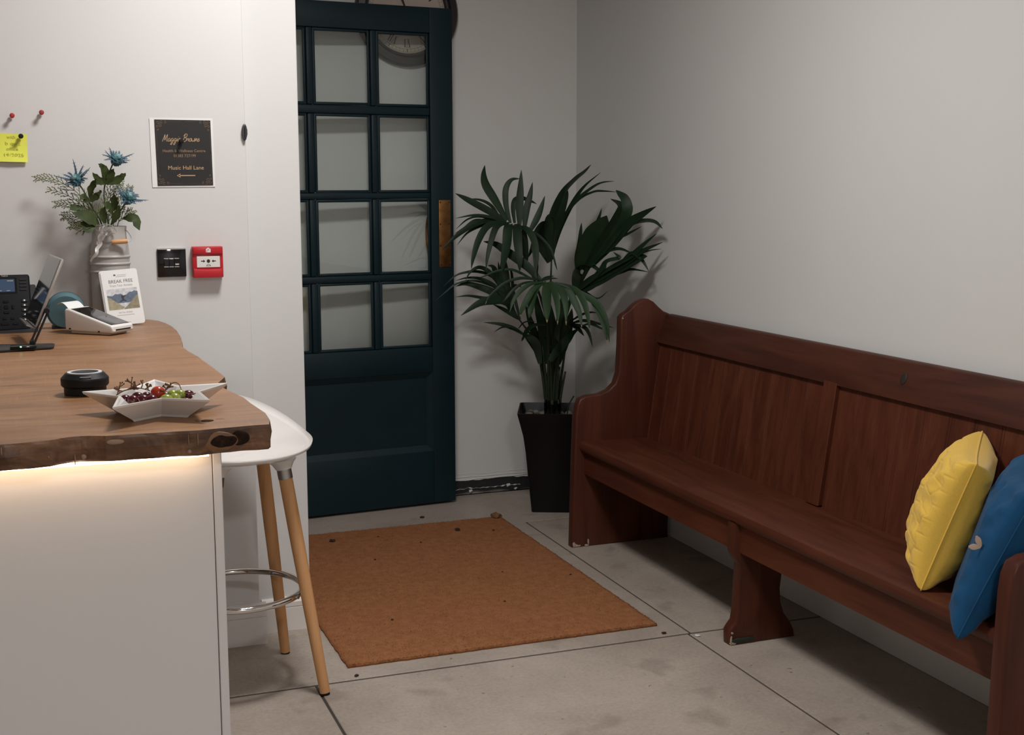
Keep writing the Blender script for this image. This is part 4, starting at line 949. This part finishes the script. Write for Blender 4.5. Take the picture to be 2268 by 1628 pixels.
# card terminal
TD = Vector((.18-.081, 3.135-3.225, 0)).normalized(); TW = Vector((-TD.y, TD.x, 0))
TO = Vector((.079, 3.232, ZT+.0005)); TMx = planeM(TO, TD, TW)
term = thing('card_terminal', 'white wedge shaped card payment terminal with a dark screen', 'card reader', TO+TD*.07)
bm = NB(); prism(bm, [(.002, .008), (0, .016), (0, .056), (.004, .060), (.012, .060), (.134, .024), (.139, .020), (.140, .010), (.136, .006)], lambda a, b, h: TMx @ Vector((a, h, b)), 0, .078, .004, 3); mk('body', bm, WHT, term, True)
bm = NB(); box(bm, (.012, .006, 0), (.126, .072, .0085), TMx, .003); mk('base', bm, mat('terminal_base', (.55, .46, .38), .4), term, True)
sl = math.atan2(.060-.024, .122)
SMx = TMx @ Matrix.Translation((.012, 0, .0602)) @ Matrix.Rotation(sl, 4, 'Y')
bm = NB(); box(bm, (.004, .006, 0), (.125, .072, .0006), SMx, .0005); scn = mk('screen', bm, BLKG, term)
bm = NB(); box(bm, (.070, .007, .0005), (.1235, .071, .0009), SMx); mk('keypad_glass', bm, mat('grey_glass', (.06, .06, .068), .06), scn)
bm = NB(); box(bm, (.1385, .012, .0115), (.1408, .066, .0145), TMx); mk('card_slot', bm, BLKM, term)
for x_, z_, w_ in ((.012, .0125, .006), (.098, .0085, .004)):
    bm = NB(); box(bm, (x_, -.0006, z_-.0016), (x_+w_, .001, z_+.0016), TMx); mk('port', bm, BLKM, term)
bm = NB(); A = []
for k in range(13):
    t = k/12; A.append((.006-.034*t, .058+.020*sin(t*1.9)-.004*t*t*2))
prism(bm, A+[(a, b-.0006) for a, b in A[::-1]], lambda a, b, h: TMx @ Vector((a, h, b)), .010, .066); tag(mk('receipt', bm, PAPER, term, True))
# stack of leaflets leaning on the vase
FB0, FB1 = Vector((.1915, 3.358, ZT+.0006)), Vector((.281, 3.372, ZT+.006)); FU = Vector((-.0215, .036, .1375))
for k in range(4):
    nn = (FB1-FB0).cross(FU).normalized(); off = nn*(-.0013*k)+Vector((-.0012*k, 0, 0))
    root = thing('leaflet_card', ('front leaflet with a mountain picture reading BREAK FREE, propped on the vase', 'second leaflet from the front, propped behind the mountain leaflet', 'third leaflet from the front in the propped stack', 'hindmost leaflet of the propped stack, against the grey vase')[k], 'leaflet', (FB0+FB1)/2+off, 'leaflets propped against the vase')
    LM = planeM((FB0+FB1)/2+FU/2+off, FB1-FB0, FU); w_, h_ = .0455, .0715; rc = .006
    pts = []
    for cx, cy, a0 in ((1, 1, 0), (-1, 1, 90), (-1, -1, 180), (1, -1, 270)):
        pts += [(cx*(w_-rc)+rc*cos(R(a0+22.5*q)), cy*(h_-rc)+rc*sin(R(a0+22.5*q))) for q in range(5)]
    bm = NB(); prism(bm, pts, lambda a, b, h: LM @ Vector((a, b, h)), -.0004, .0004); card = mk('card', bm, PAPER, root)
    if k == 0:
        G1 = mat('grey_print', (.10, .095, .09), .6); G2 = mat('light_grey_print', (.33, .32, .31), .6)
        wtext('lettering', 'BREAK FREE', .0125, .060, G1, card, LM, .001, .041, .0005); wtext('lettering', 'From Your Anxiety', .009, .056, G2, card, LM, .001, .0305, .0005)
        wtext('lettering', 'Get Your Life Back', .006, .034, G2, card, LM, .001, -.0395, .0005); 
        bm = NB()
        for yy, a, b in ((.0575, -.006, .017), (.0535, -.010, .016), (-.0465, -.021, .022), (-.0655, -.006, .010)): ribbon(bm, [(a, yy), (b, yy)], .0011, LM, 1, .0005)
        mk('small_print', bm, G2, card); bm = NB(); flatpoly(bm, [(-.012+.003*cos(q), .0575+.0028*max(-.6, sin(q))) for q in [2*pi*i/12 for i in range(12)]], LM, .0005); mk('logo_mark', bm, G1, card)
        def pic(name, P_, c, z): bm = NB(); flatpoly(bm, P_, LM, z); mk(name, bm, mat(name, c, .6, var=.25, vs_=120), card)
        pic('picture_sky', [(-.0385, -.0315), (.0385, -.0315), (.0385, .0225), (-.0385, .0225)], (.55, .56, .57), .00045)
        pic('picture_ridge', [(-.0385, -.015), (.0385, -.015), (.0385, .012), (.030, .0145), (.024, .0115), (.018, .0125), (.010, .006), (.002, .004), (-.004, .0095), (-.012, .008), (-.018, .0095), (-.026, .004), (-.0385, .007)], (.10, .135, .19), .0005)
        pic('picture_snow', [(-.016, .009), (-.010, .0135), (-.004, .011), (.004, .014), (.010, .010), (.016, .016), (.019, .012), (.012, .008), (.004, .010), (-.006, .0085)], (.55, .56, .60), .00055)
        pic('picture_slope', [(-.0385, -.0315), (-.005, -.0315), (.001, -.026), (-.008, -.020), (-.020, -.010), (-.030, -.001), (-.0385, .002)], (.33, .29, .19), .0006); pic('picture_slope', [(.0385, -.0315), (-.002, -.0315), (.004, -.026), (.012, -.020), (.020, -.012), (.030, -.002), (.0385, .004)], (.25, .22, .14), .00065)
        pic('picture_figure', [(-.004, .004), (.0, .005), (.001, .002), (.007, .005), (.008, .004), (.002, -.002), (.003, -.007), (.008, -.010), (.007, -.0115), (.001, -.0095), (-.009, -.012), (-.009, -.0105), (-.002, -.007), (-.004, -.002)], (.02, .022, .03), .0007)
# vase (milk churn)
VC = Vector((.2035, 3.455, ZT+.0003))
vase = thing('churn_vase', 'pale grey metal milk churn vase holding artificial thistles', 'vase', VC)
GREYV = mat('grey_enamel', (.40, .385, .365), .38, var=.04, vs_=10)
prof = [(.046, 0), (.0490, .003), (.0495, .03), (.0485, .11)]
for zc in (.134, .154, .172): prof += [(.0482, zc-.004), (.0502, zc-.002), (.0508, zc), (.0502, zc+.002), (.0478, zc+.004)]
prof += [(.0465, .195), (.0435, .215), (.0425, .228), (.0425, .238), (.0440, .247), (.0445, .2495), (.0432, .2495), (.0410, .238), (.0405, .20), (.040, .17)]
bm = NB(); lathe(bm, prof, VC, 56, None, False); mk('body', bm, GREYV, vase, True)
bm = NB(); lathe(bm, [(.0405, .17), (.0404, .171)], VC, 40); mk('filler', bm, BLKM, vase)
hz = VC.z+.236
bm = NB(); tube(bm, smoothpts([(.2435, 3.440, hz+.004), (.250, 3.425, hz-.004), (.2545, 3.412, hz-.016), (.2485, 3.402, hz-.0245), (.243, 3.4005, hz-.0245)], 5), .0011, 6); tube(bm, smoothpts([(.166, 3.436, hz), (.172, 3.41, hz-.012), (.186, 3.402, hz-.024), (.205, 3.4005, hz-.0245)], 5), .0011, 6); hw = mk('wire_handle', bm, STEEL, vase, True)
bm = NB(); tube(bm, [(.206, 3.4005, hz-.0255), (.210, 3.4005, hz-.0253), (.241, 3.4005, hz-.0235), (.2445, 3.4005, hz-.0233)], [.0050, .0062, .0062, .0050], 12); mk('wooden_grip', bm, BEECH, hw, True)
RIB = mat('silver_ribbon', (.82, .81, .80), .22, .15, var=.12, vs_=50); rb = thing('ribbon_bow', 'shiny silver ribbon bow tied on the grey churn vase', 'ribbon', (.19, 3.398, 1.10))
random.seed(31)
for k, (cx, cz, a, s) in enumerate(((.178, 1.181, 20, 1), (.190, 1.184, -10, 1.1), (.203, 1.181, 15, 1), (.184, 1.174, 70, .9), (.197, 1.173, -40, 1), (.209, 1.175, 30, .8), (.190, 1.178, 100, .8))):
    bm = NB(); L_ = []
    for q in range(15):
        t = 2*pi*q/14; L_.append(Vector((.0125*s*cos(t), .0045*sin(t*1), .0075*s*sin(t))))
    Mx = Matrix.Translation((cx, 3.3935+.003*(k % 3), cz)) @ Matrix.Rotation(R(a), 4, 'Y')
    V = [(bm.verts.new(Mx @ (p+Vector((0, -.0045, .001)))), bm.verts.new(Mx @ (p+Vector((0, .0025, -.001))))) for p in L_]
    for A, B in zip(V, V[1:]): bm.faces.new((A[0], B[0], B[1], A[1]))
    mk('loop', bm, RIB, rb, True)
P_ = smoothpts([(.186, 3.398, 1.172), (.176, 3.3995, 1.158), (.179, 3.4005, 1.143), (.170, 3.402, 1.130), (.168, 3.401, 1.118), (.158, 3.409, 1.106), (.1535, 3.415, 1.097)], 5)
bm = NB(); blade(bm, P_, .009, (-.2, -1, .1), .3, 1, .6, .8, .5, .0005); mk('tail', bm, RIB, rb, True)
P_ = smoothpts([(.196, 3.397, 1.171), (.188, 3.398, 1.163), (.180, 3.399, 1.152), (.172, 3.401, 1.147), (.170, 3.402, 1.140)], 5); bm = NB(); blade(bm, P_, .008, (-.1, -1, .3), -.3, 1, .6, .8, .5, .0005); mk('tail', bm, RIB, rb, True)
# flowers
STG = mat('flower_stem', (.045, .075, .022), .6, var=.2, vs_=30); LFG = mat('flower_leaf', (.026, .040, .010), .6, spec=.25, c2=(.062, .085, .026), vs_=26, lo=.35, hi=.75)
THB = mat('thistle_blue', (.012, .06, .075), .7, c2=(.045, .13, .14), vs_=60); THP = mat('thistle_tip', (.022, .07, .10), .7, c2=(.06, .09, .16), vs_=45); THC = mat('thistle_core', (.10, .22, .23), .75, c2=(.22, .36, .37), vs_=90)
FLW = [('tall thistle with blue bracts at the top of the bouquet', (228, 3434, 1353), [(202, 3452, 1115), (202, 3445, 1189), (195, 3440, 1244), (198, 3438, 1292), (220, 3434, 1345)], 0), ('left blue thistle of the bouquet in front of the feathery sprigs', (129, 3425, 1301), [(186, 3452, 1115), (186, 3445, 1189), (161, 3436, 1239), (144, 3428, 1277), (131, 3425, 1296)], 1), ('lower right blue thistle of the bouquet', (252, 3420, 1256), [(209, 3452, 1115), (209, 3445, 1189), (231, 3432, 1222), (249, 3422, 1250)], 2)]
LV = [(0, [[(197, 1289), (200, 1315), (192, 1334), (182, 1342)], [(199, 1292), (184, 1301), (167, 1320)], [(202, 1292), (212, 1315), (219, 1332)], [(202, 1292), (230, 1303), (249, 1320)], [(190, 1300), (175, 1299), (172, 1304)]], 20), (1, [[(161, 1247), (162, 1277), (170, 1292), (175, 1301)], [(163, 1247), (177, 1263), (188, 1276)], [(158, 1247), (143, 1259), (136, 1254)], [(146, 1232), (119, 1233), (110, 1229)]], 17), (1, [[(176, 1189), (152, 1209), (116, 1220)]], 34), (1, [[(167, 1187), (144, 1190), (131, 1195)], [(168, 1188), (151, 1180), (139, 1177)]], 24), (2, [[(239, 1205), (265, 1203), (274, 1176)]], 26), (2, [[(214, 1213), (204, 1237), (190, 1242)], [(219, 1225), (218, 1249), (217, 1268)]], 18), (0, [[(210, 1190), (222, 1215), (228, 1240)], [(195, 1190), (188, 1215), (192, 1235)]], 18)]
random.seed(17); roots = []
for lb, c, stem, k in FLW:
    c = Vector(c)/1000; root = thing('thistle', lb, 'flower', Vector(stem[0])/1000, 'thistles in the churn vase'); roots.append(root)
    bm = NB(); P_ = smoothpts([Vector(p)/1000 for p in stem], 5); tube(bm, P_, .0019, 7); mk('stem', bm, STG, root, True)
    ax = (P_[-1]-P_[-4]).normalized(); ax = (ax+Vector((0, -.75, .25))).normalized()
    bm = NB(); sphere(bm, c, .0125, 1, 1, 1.15, 12, 9)
    for v in bm.verts: v.co += (v.co-c).normalized()*random.uniform(-.001, .0038)
    hd = mk('flower_head', bm, THB, root)
    bm = NB(); sphere(bm, c+ax*.0095, .0075, 1, 1, 1, 10, 8)
    for v in bm.verts: v.co += (v.co-c).normalized()*random.uniform(-.0005, .003)
    mk('crown', bm, THC, hd)
    e1 = ax.orthogonal().normalized(); e2 = ax.cross(e1)
    for q in range(26):
        a = 2*pi*q/26*2+random.uniform(-.15, .15); out_ = e1*cos(a)+e2*sin(a); lay = q % 2
        L_ = random.uniform(.022, .042) if lay else random.uniform(.012, .022)
        if out_.z > .35 and lay: L_ *= 1.15
        up_ = random.uniform(.1, .75)
        p0 = c+out_*.006; p1 = c+out_*(.006+L_*.5)+ax*(L_*.28*up_)+Vector((0, 0, L_*.05)); p2 = c+out_*(.006+L_)+ax*(L_*up_*.8)+Vector((random.uniform(-.004, .004), 0, random.uniform(-.005, .007)))
        bm = NB(); blade(bm, [p0, p1, p2], .0052 if lay else .0062, ax, .3, 4, .1, .8, .25, .0004)
        for w in range(4):   # side barbs
            t_ = .3+.16*w; pp_ = p0.lerp(p1, min(1, t_*2)) if t_ < .5 else p1.lerp(p2, (t_-.5)*2)
            for s in (-1, 1):
                sd = out_.cross(ax).normalized()*s; blade(bm, [pp_, pp_+(sd*.6+out_*.6)*.0075], .0019, ax, .1, 1, .1, .9, .3, .0003)
        mk('bract', bm, THP if lay else THB, root, True)
for k, lobes, w_ in LV:
    for L_ in lobes:
        P_ = [Vector((a, 3430-8*i, b))/1000 for i, (a, b) in enumerate(L_)]; bm = NB()
        blade(bm, P_, w_/1000, (random.uniform(-.3, .3), -1, .35), .2, 5, .04, .25, .45, .0004)
        for v in bm.verts:
            v.co += Vector((noise.noise(v.co*170), 0, noise.noise(v.co*170+Vector((7, 0, 0)))))*.0035
        mk('leaf', bm, LFG, roots[k], True)
FERN = mat('feathery_green', (.085, .11, .025), .7, c2=(.17, .19, .06), vs_=30)
SPR = [[(180, 1191), (137, 1263), (94, 1296), (60, 1307), (33, 1306)], [(177, 1189), (147, 1232), (103, 1266), (57, 1280)], [(175, 1188), (136, 1232), (102, 1242), (75, 1242)], [(173, 1186), (135, 1206), (110, 1211), (92, 1210)], [(168, 1184), (145, 1184), (129, 1186), (109, 1188)], [(194, 1191), (201, 1244), (214, 1280), (243, 1304)], [(215, 1191), (233, 1232), (250, 1263), (262, 1288)], [(226, 1191), (246, 1210), (263, 1224)], [(203, 1191), (207, 1232), (227, 1268), (238, 1292)]]
SPL = ['longest feathery green sprig reaching far left from the vase', 'second longest feathery sprig reaching left under the left thistle', 'feathery sprig reaching left at half height of the bouquet', 'short feathery sprig low on the left of the bouquet', 'lowest feathery sprig spreading left above the vase rim', 'feathery sprig standing behind the tall thistle', 'feathery sprig on the right behind the lower right thistle', 'short feathery sprig low on the right of the bouquet', 'upright feathery sprig in the middle of the bouquet']
for k, L_ in enumerate(SPR):
    yb = 3456-10*(k % 3)
    P_ = [Vector((200+(L_[0][0]-200)*.6, 3455, 1112))/1000]+[Vector((a, yb+4*i, b))/1000 for i, (a, b) in enumerate(L_)]
    P_ = smoothpts(P_, 7); bm = NB(); n_ = len(P_); tube(bm, P_, lrp((.0013, .0006), n_), 5)
    for i in range(8, n_-1, 2):
        t = (P_[i+1]-P_[i-1]).normalized(); sd = t.cross(Vector((0, 1, 0))).normalized()
        for s in (-1, 1):
            L2 = (.024+.016*random.random())*(1-.72*(i-7)/(n_-7)); d_ = (t*.85+sd*s*.6+Vector((0, random.uniform(-.35, .2), 0))).normalized()
            q0 = P_[i]; q1 = q0+d_*L2*.55; q2 = q0+d_*L2+t*.003; tube(bm, [q0, q1, q2], [.0009, .0008, .0006], 4)
            for (aa, s2) in ((q0.lerp(q1, .7), 1), (q1, -1), (q1.lerp(q2, .5), 1)):
                e_ = (d_*.8+sd*s2*.55).normalized(); tube(bm, [aa, aa+e_*L2*.32], [.0008, .0005], 4)
    tag(mk('fern_sprig', bm, FERN, None, True), SPL[k], 'sprig', 'feathery sprigs in the churn vase')
# teal disc on a dark foot
disc = thing('standing_disc', 'round teal disc standing on its edge behind the card terminal', 'disc', (.084, 3.36, ZT))
TLM = mat('teal_fabric', (.075, .155, .18), .7, var=.06, vs_=200, bump=.1, bs=600); DC = (.086, 3.365, ZT+.0465)
bm = NB(); lathe(bm, [(.001, -.006), (.036, -.006), (.0435, -.004), (.0458, .001), (.0458, .016), (.040, .022), (.001, .024)], DC, 56, Matrix.Rotation(R(-80), 4, 'X') @ Matrix.Rotation(pi, 4, 'X')); mk('body', bm, TLM, disc, True)
bm = NB(); lathe(bm, [(.0435, -.0045), (.0455, -.0045), (.0462, -.002), (.0462, .001)], DC, 56, Matrix.Rotation(R(-80), 4, 'X') @ Matrix.Rotation(pi, 4, 'X'), False); mk('rim', bm, mat('teal_rim', (.03, .095, .12), .5), disc, True)
bm = NB(); box(bm, (.052, 3.352, ZT), (.118, 3.41, ZT+.006), None, .002); mk('foot', bm, BLKM, disc)
# tablet on folding stand
stand = thing('tablet_stand', 'black folding tablet stand with a flat foot plate', 'stand', (.0, 2.95, ZT))
bm = NB(); pts = [(-.13, 2.885), (.040, 2.925), (.047, 2.935), (.050, 2.985), (.044, 2.995), (-.13, 3.03)]
prism(bm, pts, lambda a, b, h: Vector((a, b, h)), ZT+.0003, ZT+.006, .002, 2); mk('foot_plate', bm, mat('grey_metal', (.022, .021, .021), .4, .3), stand, True)
bm = NB(); box(bm, (-.042, 2.905, ZT+.006), (.012, 2.930, ZT+.0125), None, .003); dg = mk('charger_dongle', bm, BLKG, stand, True)
bm = NB(); sphere(bm, (-.020, 2.905, ZT+.0105), .0014, 1.3, 1, 1, 8, 6); mk('green_lamp', bm, mat('green_led', (.1, 1, .3), .4, emit=(.2, 1, .35), es=6), dg)
for dx, dy in ((0, 0), (.0, .022)):
    A_, B_ = Vector((.004, 2.955+dy, ZT+.012)), Vector((.036, 2.985+dy, ZT+.078))
    for s in (-.0035, .0045):
        bm = NB(); tube(bm, [A_+Vector((s, 0, 0)), B_+Vector((s, 0, 0))], .0019, 8); mk('arm', bm, BLK, stand, True)
for c_ in ((.004, 2.966, ZT+.012), (.037, 2.996, ZT+.079)):
    bm = NB(); lathe(bm, [(.0058, -.018), (.0062, -.016), (.0062, .016), (.0058, .018)], c_, 20, Matrix.Rotation(pi/2, 4, 'X')); mk('hinge', bm, BLK, stand, True)
tb_e = Vector((.0635, .0, .151)).normalized(); tb_w = Vector((-.09, .995, 0)).normalized(); tb_n = Vector((-.922, -.083, .372)).normalized()
TO_ = Vector((.0135, 2.99, .976))
tab = thing('tablet', 'thin silver tablet seen edge on, resting on the black stand', 'tablet', TO_)
TM_ = planeM(TO_, tb_w, tb_e)
bm = NB(); box(bm, (0, 0, -.0035), (.235, .163, .0035), TM_, .003); mk('case', bm, mat('silver_case', (.50, .47, .44), .3, .6), tab, True)
sgn = 1 if (TM_.to_3x3() @ Vector((0, 0, 1))).dot(tb_n) > 0 else -1
bm = NB(); box(bm, (.004, .004, sgn*.0034), (.231, .159, sgn*.0042), TM_); mk('screen', bm, BLKG, tab)
bm = NB(); prism(bm, [(-.006, -.004), (.018, -.004), (.018, -.001), (-.002, -.001), (-.002, .014), (-.006, .014)], lambda a, b, h: TM_ @ Vector((h, b, a*sgn)), .03, .20); mk('cradle', bm, STEEL, stand)
# desk phone
ph = thing('desk_phone', 'black desk telephone with a small blue screen at the left edge', 'telephone', (-.10, 3.33, ZT))
th_ = R(62)   # face tilted back
PO = Vector((-.215, 3.292, ZT+.006)); PHM = planeM(PO, (1, .02, 0), (0, cos(th_), sin(th_)))
bm = NB(); box(bm, (0, 0, -.020), (.222, .150, 0), PHM, .006, 3); mk('face', bm, mat('phone_black', (.0045, .005, .006), .6, spec=.14), ph, True)
bm = NB(); prism(bm, [(3.295, ZT+.0005), (3.44, ZT+.0005), (3.425, ZT+.105), (3.385, ZT+.11), (3.30, ZT+.012)], lambda a, b, h: Vector((h, a, b)), -.205, .019, .004, 2); mk('body', bm, BLKM, ph, True)
bm = NB(); box(bm, (.120, .098, 0), (.192, .140, .0012), PHM, .0008); sb = mk('screen_bezel', bm, BLKG, ph)
bm = NB(); box(bm, (.124, .102, .0010), (.187, .136, .0016), PHM); mk('display', bm, mat('phone_display', (.015, .022, .035), .15, emit=(.05, .085, .15), es=.55), sb)
bm = NB(); ribbon(bm, [(.170, .131), (.184, .131)], .002, PHM, 1, .0018); ribbon(bm, [(.150, .105), (.157, .105)], .0015, PHM, 1, .0018); ribbon(bm, [(.168, .105), (.176, .105)], .0015, PHM, 1, .0018); mk('display_text', bm, G2, sb)
wtext('maker_mark', 'Yealink', .007, .016, G2, ph, PHM, .165, .145, .0003)
for k in range(4):
    bm = NB(); box(bm, (.198, .105+.009*k, 0), (.214, .110+.009*k, .0015), PHM, .0005); mk('line_key', bm, BLKM, ph)
for k in range(5):
    bm = NB(); box(bm, (.200, .024+.0125*k, 0), (.214, .032+.0125*k, .002), PHM, .0008); ky = mk('function_key', bm, BLKM, ph)
    bm = NB(); flatpoly(bm, [(.207+.0022*cos(2*pi*q/8), .028+.0125*k+.0022*sin(2*pi*q/8)) for q in range(8)], PHM, .0022); mk('key_mark', bm, WHT, ky)
for a, b, w_, h_ in ((.165, .062, .009, .009), (.165, .076, .012, .005), (.165, .048, .012, .005), (.150, .062, .005, .010), (.180, .062, .005, .010), (.160, .032, .008, .005), (.178, .032, .008, .005), (.160, .018, .018, .005), (.184, .018, .012, .005), (.120, .062, .012, .008), (.120, .046, .012, .008), (.120, .030, .012, .008)):
    bm = NB(); box(bm, (a-w_/2, b-h_/2, 0), (a+w_/2, b+h_/2, .0022), PHM, .0008); mk('key', bm, BLKG, ph)
# ================================================================ DEBRIS ON THE FLOOR, MARKS
DRY = mat('dry_leaf', (.16, .075, .03), .85, var=.35, vs_=50); DRK = mat('dark_crumb', (.03, .018, .010), .9)
def crumb(nm, label, x, y, z, s, m, seed, flat=.4, g_=None):
    bm = NB(); bmesh.ops.create_icosphere(bm, subdivisions=2, radius=1)
    for v in bm.verts:
        q = v.co*(1+.55*noise.noise(v.co*1.8+Vector((seed, 0, 0)))); v.co = Vector((x+q.x*s, y+q.y*s, z+max(-.1, q.z*flat+.25)*s))
    tag(mk(nm, bm, m), label, 'debris', g_)
crumb('dry_leaf', 'crumpled tan dry leaf at the far corner of the doormat', 1.655, 4.535, .014, .020, DRY, 1., .7)
crumb('dry_leaf', 'small dark curled leaf near the far edge of the doormat', 1.455, 4.41, .0135, .011, DRK, 3., .5)
crumb('dry_leaf', 'dark curled leaf on the far left of the doormat', .985, 4.43, .0135, .011, DRK, 5., .5)
for i, (x, y, z, s) in enumerate(((1.155, 4.43, .0135, .004), (1.58, 4.36, .0135, .004), (1.28, 4.30, .0135, .004), (1.07, 4.15, .0135, .004), (1.33, 3.57, .0135, .0035), (.96, 3.53, .0135, .004), (1.63, 3.75, .0135, .004), (1.43, 3.86, .0135, .003))):
    crumb('crumb', 'tiny dark crumb caught in the doormat', x, y, z, s, DRK, i*7., .5, 'crumbs on the doormat')
crumb('dry_leaf', 'tiny dark leaf bit on the concrete by the door bottom', 1.40, 4.68, .001, .009, DRK, 9., .4)
crumb('leaf_scrap', 'dark scrap by the near right corner of the doormat', 1.672, 3.168, .001, .007, DRK, 10., .4); crumb('leaf_scrap', 'dark scrap by the near left corner of the doormat', .762, 3.17, .001, .006, DRK, 12., .4)
crumb('paper_scrap', 'tiny white scrap on the floor by the pew leg', 1.753, 3.115, .0005, .008, PAPER, 14., .15)
crumb('dry_petal', 'pale flattened spot on the floor behind the stool leg', 1.862, 3.64, .0001, .0, DRK, 15., .05) if False else None
